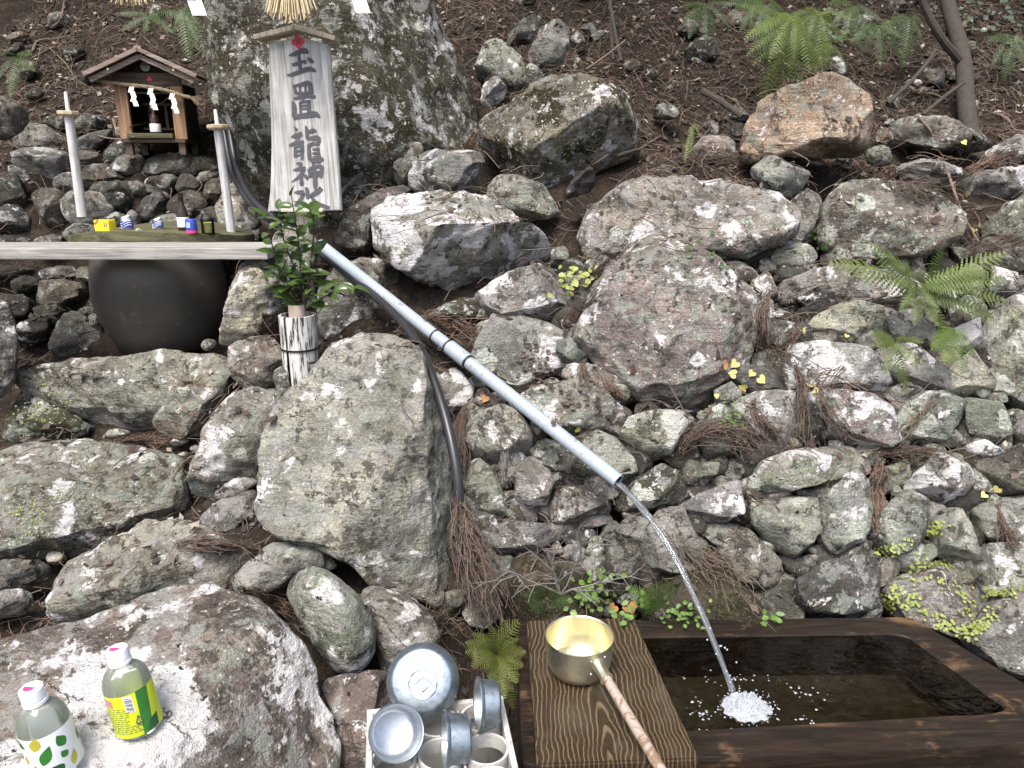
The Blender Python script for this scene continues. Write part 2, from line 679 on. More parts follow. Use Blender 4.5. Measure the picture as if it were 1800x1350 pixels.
def rock(name, pts, style='grey', n=None, Y=None, dY=0.0, thick=0.62, fac=7, rough=1.0, box=2.7, smooth=1, parent=None,
         label=None, cat=None, group=None, seed=None, tint=None, lv=None, up=0.0, grow=1.03, top=0.0, cuts=(), ls=1.0, la=None):
    _rc[0] += 1
    rs = np.random.RandomState((seed if seed is not None else _rc[0]) * 31 + 5)
    if isinstance(pts, str):
        pts = [tuple(float(a) for a in p.split(',')) for p in pts.split()]
    Pp = np.array(pts)
    POLYS.append(Pp)
    x, y = Pp[:, 0], Pp[:, 1]
    x2, y2 = np.roll(x, -1), np.roll(y, -1)
    cr = x * y2 - x2 * y
    A = cr.sum() / 2
    cx, cy = ((x + x2) * cr).sum() / (6 * A), ((y + y2) * cr).sum() / (6 * A)
    C = at(cx, cy, Y) if Y else hit_ground(cx, cy)
    if dY:
        C = at(cx, cy, C.y + dY)
    if n is None:
        g = ground_n(C.x, C.y)
        n = (g * 0.10 + (EYE - C).normalized() + Vector(rs.normal(size=3) * .05)).normalized()
    else:
        n = Vector(n).normalized()
    r = Vector((0, 0, 1)).cross(n).normalized()
    u = n.cross(r)
    L = []
    for a, b in pts:
        q = onplane(a, b, C, n) - C
        L.append((q.dot(r), q.dot(u)))
    L = np.array(L)
    span = L.max(0) - L.min(0)
    for _ in range(smooth):
        L = chaikin(L)
    size = math.sqrt(span[0] * span[1])
    # radius of the outline at each angle
    th = np.linspace(-math.pi, math.pi, 361)
    dx, dy = np.cos(th), np.sin(th)
    P0, P1 = L, np.roll(L, -1, axis=0)
    e = P1 - P0
    den = dx[:, None] * e[None, :, 1] - dy[:, None] * e[None, :, 0]
    den = np.where(abs(den) < 1e-9, 1e-9, den)
    s = (P0[None, :, 0] * e[None, :, 1] - P0[None, :, 1] * e[None, :, 0]) / den
    q = (P0[None, :, 0] * dy[:, None] - P0[None, :, 1] * dx[:, None]) / den
    ok = (s > 0) & (q >= -1e-6) & (q <= 1 + 1e-6)
    Rad = np.where(ok, s, 0).max(1)
    Rad = np.maximum(Rad, size * .12)
    pxs = max(Pp[:, 0].max() - Pp[:, 0].min(), Pp[:, 1].max() - Pp[:, 1].min())
    if lv is None:
        lv = 6 if pxs > 330 else 5 if pxs > 120 else 4 if pxs > 38 else 3
    S, F = ico(lv)
    ph = rs.uniform(-.3, .3)
    ang = np.arctan2(S[:, 1], S[:, 0])
    rho = np.sqrt(S[:, 0] ** 2 + S[:, 1] ** 2)
    Rv = np.interp(ang, th, Rad)
    rr = np.sin(np.clip(rho, 0, 1) ** 1 * math.pi / 2) if False else rho ** (2 / box)
    zz = np.sign(S[:, 2]) * np.abs(S[:, 2]) ** (2 / box)
    t = thick * min(span[0], span[1]) * 0.5 + 0.12 * size * thick
    if top:
        C = C - n * t * top
    V = np.stack([Rv * rr * np.cos(ang), Rv * rr * np.sin(ang), t * zz], 1)
    N = np.stack([V[:, 0] / Rv ** 2, V[:, 1] / Rv ** 2, V[:, 2] / t ** 2], 1)
    N /= np.linalg.norm(N, axis=1, keepdims=True) + 1e-12
    for k in range(fac):                               # split faces
        m = rs.normal(size=3)
        m[2] = abs(m[2]) * 0.9 + 0.15
        m /= np.linalg.norm(m)
        h = V @ m
        d = h.max() * rs.uniform(.48, .90)
        V = V - np.outer(np.maximum(0, h - d) * 0.96, m)
    Bm = np.array([r[:], u[:], n[:]])
    for cx_, cy_, cz_, ck in cuts:
        m = Bm @ np.array([cx_, cy_, cz_])
        m /= np.linalg.norm(m)
        h = V @ m
        V = V - np.outer(np.maximum(0, h - h.max() * ck) * 0.97, m)
    # the broken stone still fills its outline
    a2 = np.arctan2(V[:, 1], V[:, 0])
    r2 = np.sqrt(V[:, 0] ** 2 + V[:, 1] ** 2)
    nb = 96 if lv >= 5 else 48
    bi = np.clip(((a2 + math.pi) / (2 * math.pi) * nb).astype(int), 0, nb - 1)
    mx = np.full(nb, 1e-6)
    np.maximum.at(mx, bi, r2)
    tc = -math.pi + (np.arange(nb) + .5) * 2 * math.pi / nb
    f = np.clip(np.interp(tc, th, Rad) / np.maximum(mx, size * .05), .8, 2.6)
    f = f * .5 + (np.roll(f, 1) + np.roll(f, -1)) * .25
    fv = np.interp(a2, np.concatenate([[tc[-1] - 2 * math.pi], tc, [tc[0] + 2 * math.pi]]), np.concatenate([[f[-1]], f, [f[0]]]))
    V[:, :2] *= (fv * grow)[:, None]
    sc = 1.0 / size
    off = rs.uniform(0, 90, 3)
    amp = size * 0.075 * rough
    D = fbm(V * sc * 2.4 + off, 3, .5) * amp * .8
    D += -np.abs(pnoise(V * sc * 4.5 + off + 9)) * amp * .8 + amp * .2
    D += fbm(V * np.array([22, 22, 22]) + off, 4 if lv > 4 else 3, .55) * min(0.012, amp * .55)
    V = V + N * D[:, None]
    B = np.array([r[:], u[:], n[:]])
    V = V @ B
    me = mesh_np(name, V, F, M_ROCK)
    if up:
        C = C + Vector((0, 0, up))
    o = link(name, me, parent, C, label, cat, group)
    b, la0, lb, mo, sp = STY[style]
    j = rs.uniform(.86, 1.14)
    tn = tint or (1, 1, 1)
    o.color = (b[0] * j * tn[0] * rs.uniform(.93, 1.06), b[1] * j * tn[1], b[2] * j * tn[2] * rs.uniform(.90, 1.06), 1)
    o['la'] = float(la0 + rs.uniform(-.1, .1))
    o['lb'] = float(max(0, lb + rs.uniform(-.35, .3)))
    o['mo'] = float(mo)
    o['sp'] = float(sp)
    o['ls'] = float(ls * rs.uniform(.8, 1.2))
    if la is not None:
        o['la'] = float(la)
    return o


UPN = (0.05, -0.40, 0.92)
# ---- the great sacred boulder behind the sign
rock('boulder', '365,-330 372,60 392,180 425,250 432,350 480,430 600,440 680,380 760,320 845,250 832,150 800,70 740,-30 700,-330', 'moss', n=(.12, -.98, .1), Y=3.15, thick=.55, fac=3,
     box=3.0, rough=.8, ls=.7, la=.42, tint=(.85, .85, .82), label='huge mossy sacred boulder rising behind the wooden name board', cat='boulder', lv=6)
B = [  # boulders and loose rocks, each a thing
    ('650,390 655,360 690,345 760,330 830,335 880,360 930,395 975,430 970,458 930,480 870,495 800,508 760,500 700,470 660,440', 'white', dict(Y=2.42, thick=.9, fac=2, box=3.2, cuts=((-.1, -.35, .93, .55), (.42, -.70, -.58, .30), (-.6, -.75, .1, .6))), 'large wedge of rock, white lichen on top, overhanging dark hollow beside the pipe'),
    ('585,432 590,400 640,350 700,320 722,325 718,352 668,362 650,400 655,445', 'dark', dict(Y=2.72), 'dark leaning rock between the name board and the white wedge rock'),
    ('718,335 716,290 740,262 842,262 852,280 838,312 832,340 760,338', 'pink', dict(Y=2.75, box=3.4), 'blocky rock with round white lichen discs against the sacred boulder'),
    ('690,300 700,255 740,248 745,265 722,335 700,330', 'grey', dict(Y=2.86), 'narrow upright grey rock pressed to the sacred boulder'),
    ('845,230 870,195 920,165 970,140 1020,137 1075,150 1105,175 1117,230 1110,282 1062,295 1020,325 985,348 930,335 880,298 850,262', 'moss', dict(Y=2.95, thick=.9, fac=2, box=2.5, tint=(2.0, 1.9, 1.75), rough=.8, cuts=((-.35, -.8, .5, .72), (.3, -.75, -.55, .75))), 'big rounded boulder with cream lichen face and dark mossy belly'),
    ('855,335 880,300 930,308 975,348 988,380 940,388 900,386 858,366', 'grey', dict(Y=2.62), 'angular rock wedged under the big rounded boulder'),
    ('985,342 1030,290 1052,310 1042,332 1010,348', 'black', dict(Y=2.58), 'small black split stone below the big rounded boulder'),
    ('1010,465 1012,400 1040,345 1080,320 1180,308 1290,313 1390,350 1402,382 1380,425 1330,445 1240,470 1150,480', 'pink', dict(Y=2.50, thick=.6, fac=4, cuts=((-.05, -.7, .7, .5), (-.7, -.6, .3, .7)), ls=.7, la=.65), 'long broad rock with white crust lying across the slope'),
    ('1298,283 1318,215 1345,170 1400,155 1450,130 1485,133 1527,170 1532,200 1527,258 1500,272 1420,275 1360,280 1320,288', 'brown', dict(Y=2.78, thick=.8, fac=3, box=3.4, la=.3, cuts=((.25, -.85, .45, .55), (-.65, -.7, .2, .55), (.1, -.6, -.8, .78))), 'rust brown angular boulder with pink face perched above a black hole'),
    ('1318,297 1355,270 1388,284 1428,302 1412,332 1388,352 1350,332 1322,312', 'green', dict(Y=2.60, fac=9), 'small grey wedge stone propping the rust brown boulder'),
    ('1378,405 1385,360 1410,330 1442,335 1447,372 1436,422 1400,432', 'pink', dict(Y=2.55), 'upright lichened stone left of the rosette boulder'),
    ('1438,402 1452,350 1490,320 1550,316 1620,325 1692,370 1694,412 1640,448 1560,458 1490,455 1443,434', 'ros', dict(Y=2.46, thick=.6, fac=2, cuts=((-.05, -.75, .65, .5),), box=2.6, rough=.6, la=.3), 'boulder with two large pale green lichen rosettes'),
    ('1343,482 1360,440 1372,418 1410,425 1438,445 1432,466 1385,472', 'green', dict(), 'split grey green stone below the upright lichened stone'),
    ('1520,260 1560,250 1572,285 1540,294 1522,280', 'green', dict(Y=2.72), 'small green grey stone at the right foot of the rust boulder'),
    ('1552,228 1600,200 1680,213 1765,252 1700,270 1580,250', 'brown', dict(Y=3.0, tint=(.7, .75, .8)), 'flat earthy slab half buried right of the rust boulder'),
    ('1722,268 1805,233 1830,250 1820,280 1740,292', 'white', dict(), 'white tipped stone poking from litter beside the earthy slab'),
    ('1718,402 1780,350 1830,330 1830,425 1740,432', 'grey', dict(), 'rough grey stone to the right of the rosette boulder'),
    ('1695,305 1800,290 1850,310 1840,348 1740,362 1690,342', 'grey', dict(), 'crumbling grey rock under a tangle of fallen twigs'),
    ('1568,290 1640,274 1702,302 1652,332 1592,322', 'pink', dict(), 'low flat stone sunk in litter above the rosette boulder'),
    ('835,110 855,65 880,68 922,108 922,156 880,168 845,148', 'green', dict(Y=3.35), 'jagged grey stone standing left of the rounded boulder'),
    ('925,112 945,52 980,28 1002,50 996,92 986,117 940,120', 'grey', dict(Y=3.5, tint=(.8, .8, .85)), 'tall tooth shaped stone in the shade above the rounded boulder'),
    ('888,62 930,24 952,38 932,78 900,82', 'dark', dict(Y=3.62), 'dark pointed stone leaning on the tooth shaped stone'),
    ('918,118 936,108 968,146 935,164 920,150', 'green', dict(Y=3.3), 'small grey chip stone at the foot of the tooth shaped stone'),
    ('842,178 850,145 872,130 892,150 882,178 860,190', 'white', dict(Y=3.2), 'white splashed stone beside the jagged grey stone'),
    ('1000,66 1020,54 1032,76 1010,88', 'grey', dict(), 'fist sized stone right of the tooth shaped stone'),
    ('1212,264 1240,234 1292,240 1298,284 1240,284', 'brown', dict(tint=(.85, .9, 1)), 'reddish stone sunk in litter left of the rust boulder'),
    ('1140,208 1165,176 1195,192 1188,212', 'grey', dict(), 'small stone on the litter right of the rounded boulder'),
    ('1198,94 1230,60 1268,70 1258,102 1215,108', 'moss', dict(), 'mossy rounded stone below the dark drooping fern'),
    ('1700,172 1722,176 1718,200 1690,204', 'cream', dict(), 'yellowish knob of stone above the earthy slab'),
    ('-40,165 28,172 52,205 32,238 -40,250', 'dark', dict(Y=3.05, thick=.9), 'dark rounded boulder under the left hand fern'),
    # ---- left terrace and the foreground
    ('-60,800 0,785 60,768 170,772 250,783 322,803 340,850 322,922 260,942 200,968 100,975 -60,985', 'step', dict(Y=2.06, n=(.0, -.85, .52), thick=.6, box=4.0, fac=2, lv=6, cuts=((0, -.25, .97, .62), (0, -.93, .36, .6))), 'wide flat step stone with mossy face and white lichen lip'),
    ('28,655 50,647 200,634 330,622 385,622 412,640 400,685 330,752 250,768 180,752 110,722 60,692', 'step', dict(Y=2.44, n=(0, -.9, .42), thick=.5, box=4.0, fac=3, tint=(1, 1, .95)), 'long upper step stone carrying the dark jar'),
    ('262,745 300,690 372,634 408,640 402,700 366,758 300,775', 'step', dict(Y=2.30, fac=5, tint=(1.05, .98, .9)), 'tilted slab with one white lichen spot at the end of the upper step'),
    ('0,760 20,712 60,690 112,722 182,757 110,778 20,785', 'moss', dict(Y=2.36, tint=(.7, .75, .6)), 'dark mossy rock under the upper step'),
    ('328,845 345,790 390,692 450,680 492,685 508,722 472,792 464,842 440,862 382,884 338,882', 'pink', dict(Y=2.06, thick=.6, fac=5, grow=.98, la=.7), 'upright rock with pinkish white lichen beside the central boulder'),
    ('372,872 400,845 440,837 458,850 424,868 386,880', 'white', dict(Y=1.93, fac=3, box=2.2), 'small white stone tucked below the pinkish upright rock'),
    ('348,908 390,876 456,854 468,922 402,938 358,928', 'grey', dict(Y=1.88), 'squat grey stone under the small white stone'),
    ('500,690 560,650 590,605 640,588 690,585 735,608 752,640 772,720 792,800 802,880 807,990 806,1045 785,1085 735,1060 662,1034 620,992 580,967 490,942 458,900 458,850 472,760', 'big', dict(Y=1.80, thick=.55, fac=1, box=4.2, rough=.6, lv=6, grow=1.0, ls=.8, la=.42, tint=(1.08, 1.11, 1.15), cuts=((-.14, -.82, .55, .55), (.93, -.33, .1, .80), (.0, -.35, .93, .85))), 'large central boulder with smooth pinkish grey face between step and pipe'),
    ('58,1085 75,1040 110,1000 200,940 290,914 350,914 402,950 442,982 422,1022 330,1048 200,1070 110,1085', 'grey', dict(Y=1.70, n=(-.15, -.62, .77), thick=.6, fac=3, box=2.4, tint=(1.05, 1.05, 1.0), rough=.7, top=.4), 'hump backed grey rock behind the bottle rock'),
    ('408,1032 425,995 480,954 540,952 582,973 594,1002 542,1008 492,1034 430,1044', 'green', dict(Y=1.63, fac=3, box=2.3), 'smooth oblong green grey stone lying below the central boulder'),
    ('503,1040 520,1004 560,998 600,1018 640,1068 662,1112 657,1152 622,1188 588,1184 558,1142 528,1090', 'green', dict(Y=1.46, fac=2, box=2.4, rough=.6, thick=.9), 'egg shaped pale stone leaning beside the bottle rock'),
    ('-120,1450 -120,1085 0,1085 60,1078 180,1055 260,1032 340,1020 420,1042 475,1062 525,1105 562,1180 602,1222 615,1290 640,1450', 'pink', dict(Y=1.02, n=(.22, -.28, .93), thick=.55, fac=1, box=5, rough=.4, lv=6, top=.75, ls=.34, la=.66, tint=(.80, .78, .80), cuts=((.75, -.35, .55, .62), (-.05, -.12, .99, .75))), 'great flat rock with sheets of pinkish lichen under the two bottles'),
    ('638,1022 722,1046 762,1082 772,1132 742,1182 700,1204 668,1184 658,1112 630,1062', 'grey', dict(Y=1.50, tint=(.8, .78, .75)), 'mottled rock below the central boulder behind the metal bowls'),
    ('560,1200 640,1190 684,1180 696,1250 662,1350 640,1450 600,1450 600,1290', 'brown', dict(Y=1.18, tint=(.45, .45, .5), thick=.8), 'brown stained rock between the bottle rock and the bottle crate'),
    ('-40,992 58,980 92,1000 62,1032 -40,1042', 'grey', dict(Y=1.86, tint=(.75, .75, .75)), 'flat grey stone in front of the wide step'),
    ('-40,1045 48,1032 62,1062 40,1082 -40,1090', 'white', dict(Y=1.72), 'white flecked stone at the end of the hump backed rock'),
    ('385,602 400,540 420,468 460,458 482,480 504,500 492,547 462,552 452,592 420,606', 'cream', dict(Y=2.36, fac=8, tint=(1.15, 1.15, 1.1), smooth=0, grow=1.08), 'tall cream coloured cracked rock right of the dark jar'),
    ('455,500 468,455 484,408 512,402 558,418 566,470 535,502 490,505', 'cream', dict(Y=2.58, fac=4, tint=(.8, .85, .8)), 'smooth pale rock behind the leafy branch'),
    ('556,560 572,500 600,468 642,452 692,468 735,512 728,565 650,598 590,608 562,595', 'grey', dict(Y=2.50, tint=(.75, .7, .68), fac=4), 'dark speckled rock behind the pipe and bamboo vase'),
    ('752,545 830,518 852,545 805,575 770,572', 'moss', dict(), 'mossy stone in the hollow under the white wedge rock'),
    ('402,602 480,588 502,622 498,672 440,692 400,655', 'brown', dict(Y=2.26, fac=10, tint=(.75, .8, .85)), 'crumbly brown ledge left of the bamboo vase'),
    ('478,652 500,638 512,692 488,700', 'grey', dict(Y=2.14), 'small slab leaning on the foot of the bamboo vase'),
    ('-30,535 14,533 26,555 30,602 26,682 0,702 -30,705', 'grey', dict(Y=2.35, thick=.9, tint=(.8, .8, .8)), 'tall grey rock at the left end of the upper step'),
    # ---- the triangular boulder in the wall
    ('1140,398 1168,408 1215,440 1268,478 1316,510 1330,542 1322,600 1316,645 1292,695 1252,725 1190,755 1140,712 1075,668 1055,635 1020,600 1036,550 1062,505 1090,460 1115,420', 'pink', dict(Y=2.14, thick=.55, fac=2, box=3.0, rough=.8, tint=(.82, .8, .8), lv=6, la=.5, smooth=0, grow=1.06, cuts=((-.05, -.9, .42, .5), (.55, -.8, .2, .75))), 'big triangular boulder with grey lichen set in the wall'),
]
for pts, st, kw, lab in B:
    rock('boulder' if 'boulder' in lab[:40] else 'rock', pts, st, label=lab, cat='boulder' if 'boulder' in lab[:40] else 'rock', **kw)

# ---- small river pebbles lying on the steps
PEB = 'rounded white pebble on the stone steps'
for pts in ('80,980 90,968 110,970 119,982 105,993 85,991', '183,763 195,753 225,755 233,765 210,772 190,771', '352,607 360,596 380,597 378,611 360,618',
            '442,619 455,607 475,612 470,624 450,626', '298,777 312,766 328,772 324,782 305,784', '331,788 345,780 356,790 342,798', '310,799 324,793 336,797 326,804 314,804',
            '408,652 422,644 432,650 420,658'):
    ys = float(pts.split(',')[1].split()[0])
    rock('pebble', pts, 'pale', Y={True: 2.5}.get(ys < 700, 2.28 if ys < 900 else 1.98), thick=1.0, fac=1, box=2.1, rough=.35, smooth=2, label=PEB, cat='pebble', group='pebbles on the steps')

# ---- dry stone wall on the right: its stones are parts
WALL = thing('dry_stone_wall', 'rough dry stone retaining wall of lichened field stones behind the wooden trough', 'stone wall', (0.6, 1.7, 0.45))
W = [
    ('1302,850 1330,815 1400,793 1490,784 1508,805 1505,830 1440,847 1350,870 1312,864', 'green'),
    ('1193,884 1250,864 1296,843 1304,902 1270,914 1200,916', 'white'),
    ('1313,890 1395,877 1430,880 1434,952 1395,980 1358,957 1322,915', 'green'),
    ('1430,897 1500,831 1522,850 1530,900 1514,947 1470,985 1438,967 1428,925', 'green'),
    ('1516,948 1585,868 1600,868 1630,885 1622,942 1600,970 1556,978', 'green'),
    ('1628,905 1688,898 1708,930 1724,987 1680,995 1638,967', 'cream'),
    ('1690,892 1810,873 1850,900 1850,960 1760,954 1718,932', 'green'),
    ('1722,987 1740,962 1820,957 1850,990 1830,1044 1740,1044 1722,1015', 'green'),
    ('1233,932 1265,917 1322,940 1367,985 1373,1022 1346,1039 1288,1022 1248,982', 'grey'),
    ('1308,1042 1370,1035 1408,1070 1402,1105 1308,1105', 'dark'),
    ('1388,1035 1440,1004 1490,984 1532,984 1543,1010 1538,1068 1490,1090 1430,1090 1393,1062', 'dark'),
    ('1556,1052 1600,1004 1660,990 1692,1020 1722,1070 1745,1104 1690,1136 1620,1106 1568,1084', 'grey'),
    ('1698,1122 1740,1070 1810,1043 1860,1060 1860,1190 1760,1188 1718,1154', 'grey'),
    ('1583,867 1610,838 1645,803 1700,813 1715,842 1680,877 1650,888 1600,873', 'white'),
    ('1688,788 1730,774 1768,795 1722,808 1690,803', 'white'),
    ('1698,702 1760,712 1778,760 1730,780 1703,757', 'green'),
    ('1423,700 1450,690 1530,698 1562,720 1575,768 1560,781 1480,785 1423,775 1418,735', 'pink'),
    ('1570,707 1600,694 1660,691 1692,705 1682,737 1652,778 1630,786 1588,772 1573,740', 'green'),
    ('1286,702 1340,693 1392,693 1398,740 1392,778 1350,788 1308,772 1283,740', 'white'),
    ('1373,647 1400,610 1450,606 1520,613 1548,640 1558,672 1520,688 1470,684 1400,668', 'white'),
    ('1538,622 1600,608 1662,650 1668,692 1620,694 1568,683', 'grey'),
    ('1663,657 1710,618 1748,665 1753,682 1700,703 1666,692', 'cream'),
    ('1718,612 1740,570 1800,518 1860,520 1860,740 1760,728 1743,667', 'green'),
    ('1352,545 1370,500 1440,479 1490,473 1560,478 1612,500 1602,533 1550,535 1440,531 1400,545 1363,556', 'pink'),
    ('1428,572 1450,545 1500,530 1547,540 1555,565 1542,593 1470,594 1433,588', 'cream'),
    ('1558,562 1600,543 1642,580 1642,613 1578,608', 'grey'),
    ('1662,588 1722,558 1724,612 1678,618', 'green'),
    ('1738,542 1744,470 1787,482 1790,505 1762,534', 'grey'),
    ('828,537 850,514 900,484 940,470 972,478 988,530 988,562 960,578 900,564 848,550', 'pink'),
    ('836,632 870,565 885,548 920,558 988,588 1003,615 1011,647 990,668 940,688 905,694 868,684 841,662', 'white'),
    ('917,702 950,684 1010,673 1062,698 1094,725 1088,748 1040,766 1008,769 958,744 921,717', 'grey'),
    ('1098,762 1110,734 1150,726 1200,723 1218,745 1198,772 1178,793 1145,806 1113,798', 'green'),
    ('997,845 1020,790 1050,758 1077,774 1108,805 1116,828 1080,831 1040,843', 'green'),
    ('1087,872 1110,844 1160,823 1197,834 1204,855 1172,888 1120,899 1088,893', 'moss'),
    ('957,802 990,784 1008,800 1003,832 975,838 959,822', 'grey'),
    ('907,820 930,806 962,820 968,850 958,893 930,899 907,872', 'white'),
    ('817,762 840,734 880,718 918,740 929,770 923,803 880,819 838,811 819,792', 'green'),
    ('816,820 840,810 867,830 883,870 894,907 865,926 838,918 825,872', 'green'),
    ('967,882 990,858 1030,858 1073,880 1063,908 1020,924 983,918 967,902', 'moss'),
    ('842,938 900,920 952,924 973,945 942,969 857,970', 'pink'),
    ('1082,932 1100,916 1137,903 1158,920 1153,942 1120,954 1093,948', 'white'),
    ('1117,965 1160,903 1197,898 1223,950 1239,1004 1180,1006 1127,989', 'grey'),
    ('1067,962 1090,943 1118,985 1129,1012 1110,1030 1072,1003', 'dark'),
    ('1213,842 1235,813 1264,813 1260,832 1225,848', 'green'),
    ('765,662 800,648 828,680 834,717 800,734 772,702', 'white'),
    ('1257,687 1285,673 1303,690 1292,713 1263,715', 'grey'),
    ('1120,1040 1180,1000 1270,1010 1320,1060 1325,1110 1130,1110', 'earth'),
    ('860,1010 930,980 1010,985 1060,1030 1040,1090 900,1110 850,1070', 'earth'),
    ('1640,790 1690,800 1690,835 1650,815', 'green'),
    ('1722,812 1790,790 1850,810 1840,872 1730,868', 'dark'),
    ('1778,735 1860,735 1860,790 1790,788', 'grey'),
    ('1020,640 1050,640 1060,672 1030,676', 'grey'),
    ('1200,750 1280,735 1300,780 1290,800 1230,805', 'dark'),
    ('1280,640 1370,650 1380,690 1300,695', 'dark'),
    ('1340,560 1420,575 1420,610 1370,640 1330,610', 'dark'),
]
for k, (pts, st) in enumerate(W):
    _q = np.random.RandomState(k + 90)
    rock('stone', pts, st, parent=WALL, seed=400 + k, cuts=((_q.uniform(-.4, .4), -.6, -_q.uniform(.5, .9), _q.uniform(.45, .75)), (_q.uniform(-.35, .35), -_q.uniform(.6, .95), .4, _q.uniform(.42, .6))) if st != 'earth' else (), fac=5, thick=.85, box=6.0, rough=.5, dY=.05 if pts.startswith('836,') else -0.012, grow=1.15, smooth=0, ls=_q.uniform(.45, 1.7), la=STY[st][1] + _q.uniform(-.35, .3))
def inside(x, y, m=0.0):
    for P in POLYS:
        if x < P[:, 0].min() - m or x > P[:, 0].max() + m or y < P[:, 1].min() - m or y > P[:, 1].max() + m:
            continue
        q = np.roll(P, -1, axis=0)
        c = ((P[:, 1] > y) != (q[:, 1] > y)) & (x < (q[:, 0] - P[:, 0]) * (y - P[:, 1]) / (q[:, 1] - P[:, 1] + 1e-9) + P[:, 0])
        if c.sum() % 2:
            return True
    return False


def blob(rs, x, y, r):
    k = rs.randint(6, 9)
    return [(x + r * rs.uniform(.7, 1.25) * math.cos(a), y + r * .8 * rs.uniform(.7, 1.25) * math.sin(a)) for a in np.sort(rs.uniform(0, 6.283, k) * .3 + np.arange(k) * 6.283 / k * .95)]


_fr = np.random.RandomState(11)
_done = 0
while _done < 235:                                     # chinking between the wall stones, set a little deeper
    x, y = _fr.uniform(800, 1830), _fr.uniform(440, 1090)
    if y < 440 + max(0, (1000 - x)) * .8 or (x < 840 and y < 700) or inside(x, y):
        continue
    r = _fr.uniform(15, 44)
    rock('stone', blob(_fr, x, y, r), ['dark', 'grey', 'green', 'pink', 'black'][_fr.randint(5)], parent=WALL, seed=2000 + _done, fac=7, thick=.8, dY=.018, tint=(.85, .84, .82))
    _done += 1
for o in WALL.children:
    o.location = o.location - WALL.location

# ---- rubble bank under the shrine
BANK = thing('rubble_bank', 'bank of dark tumbled rubble stones below the little shrine', 'rubble bank', (-1.3, 3.1, 1.3))
K = [
    ('28,237 45,218 90,225 122,250 117,264 50,258 23,260', 'grey'), ('18,262 110,262 127,290 122,312 90,332 50,314 23,287', 'grey'),
    ('68,222 85,204 112,205 117,227 90,231', 'moss'), ('128,214 150,199 180,202 195,215 175,224 133,232', 'dark'),
    ('128,252 140,235 197,224 193,247 150,273 133,264', 'dark'), ('203,222 240,228 238,243 205,243', 'grey'), ('176,288 195,250 225,236 250,255 248,288 215,293 183,293', 'dark'),
    ('193,288 215,271 235,268 254,280 252,308 230,311 198,298', 'grey'), ('255,300 265,275 290,270 350,271 382,280 392,302 340,311 290,306 260,308', 'dark'),
    ('250,303 270,284 288,290 287,308 258,311', 'pale'), ('138,303 155,291 195,288 222,300 231,314 190,319 155,318 143,313', 'dark'),
    ('153,338 165,321 200,318 232,321 246,340 238,368 215,371 178,353 156,343', 'dark'), ('226,326 240,316 261,332 258,345 240,343', 'grey'),
    ('253,333 255,311 285,306 314,309 313,333 290,341 263,338', 'dark'), ('308,323 320,306 340,310 361,330 353,343 313,341', 'dark'),
    ('343,314 355,301 375,301 384,311 360,328', 'grey'), ('238,373 265,338 290,337 303,350 301,378 270,391 243,388', 'dark'),
    ('293,352 330,333 357,344 371,360 358,383 320,385 296,368', 'dark'), ('357,333 375,310 393,320 393,352 370,363', 'dark'),
    ('380,373 395,328 415,320 443,345 459,382 443,414 400,419 385,397', 'grey'), ('107,357 125,341 145,336 182,344 201,360 203,377 187,398 150,403 123,393 112,372', 'grey'),
    ('93,322 100,303 132,303 143,320 138,343 108,343', 'white'), ('-20,322 5,303 32,307 53,345 61,372 40,388 -20,373', 'black'),
    ('57,347 70,330 102,334 118,360 123,387 106,413 83,398 68,372', 'dark'), ('-20,367 20,356 53,378 53,413 -20,408', 'black'),
    ('112,407 140,391 172,394 168,418 130,433 116,423', 'white'), ('253,397 275,381 320,378 343,400 333,413 258,415', 'grey'),
    ('57,422 100,410 123,425 118,444 68,444', 'dark'), ('338,388 365,363 388,368 378,395 350,398', 'dark'), ('223,377 232,368 248,385 243,403 226,398', 'grey'),
    ('8,297 25,290 57,309 73,325 45,328', 'white'), ('423,418 450,403 458,420 442,431', 'grey'), ('403,418 420,403 438,409 433,423', 'pale'),
    ('66,532 72,494 80,489 150,497 175,502 163,523 110,538', 'dark'), ('66,472 130,466 138,487 73,491', 'dark'), ('86,603 110,558 130,548 152,559 194,602 157,633 98,625', 'dark'),
    ('16,492 60,483 71,510 28,519', 'black'), ('132,548 165,535 176,546 150,559', 'dark'), ('147,567 165,550 184,565 181,584 158,582', 'dark'),
    ('26,573 80,553 89,590 50,614 26,604', 'black'), ('132,472 170,466 176,492 138,494', 'dark'), ('175,380 215,372 225,398 205,415 180,408', 'dark'),
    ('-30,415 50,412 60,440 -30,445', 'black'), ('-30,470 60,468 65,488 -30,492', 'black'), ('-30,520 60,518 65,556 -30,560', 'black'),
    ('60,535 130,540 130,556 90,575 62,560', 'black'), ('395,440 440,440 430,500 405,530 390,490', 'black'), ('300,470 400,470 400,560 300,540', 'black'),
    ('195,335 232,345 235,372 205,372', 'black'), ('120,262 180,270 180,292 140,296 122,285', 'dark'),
]
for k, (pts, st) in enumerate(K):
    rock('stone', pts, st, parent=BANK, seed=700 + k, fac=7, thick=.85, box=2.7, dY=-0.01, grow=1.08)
for o in BANK.children:
    o.location = o.location - BANK.location

_done = 0
while _done < 62:                                      # stones lying in the litter of the upper slope
    x, y = _fr.uniform(0, 1800), _fr.uniform(-20, 330)
    if inside(x, y) or (180 < x < 450 and y > 60):
        continue
    r = _fr.uniform(6, 24)
    rock('stone', blob(_fr, x, y, r), ['dark', 'grey', 'brown', 'moss'][_fr.randint(4)], seed=3000 + _done, fac=7, thick=.8, tint=(.75, .72, .7),
         label='small stone half sunk in the leaf litter of the upper slope', cat='stone', group='small stones in the leaf litter')
    _done += 1
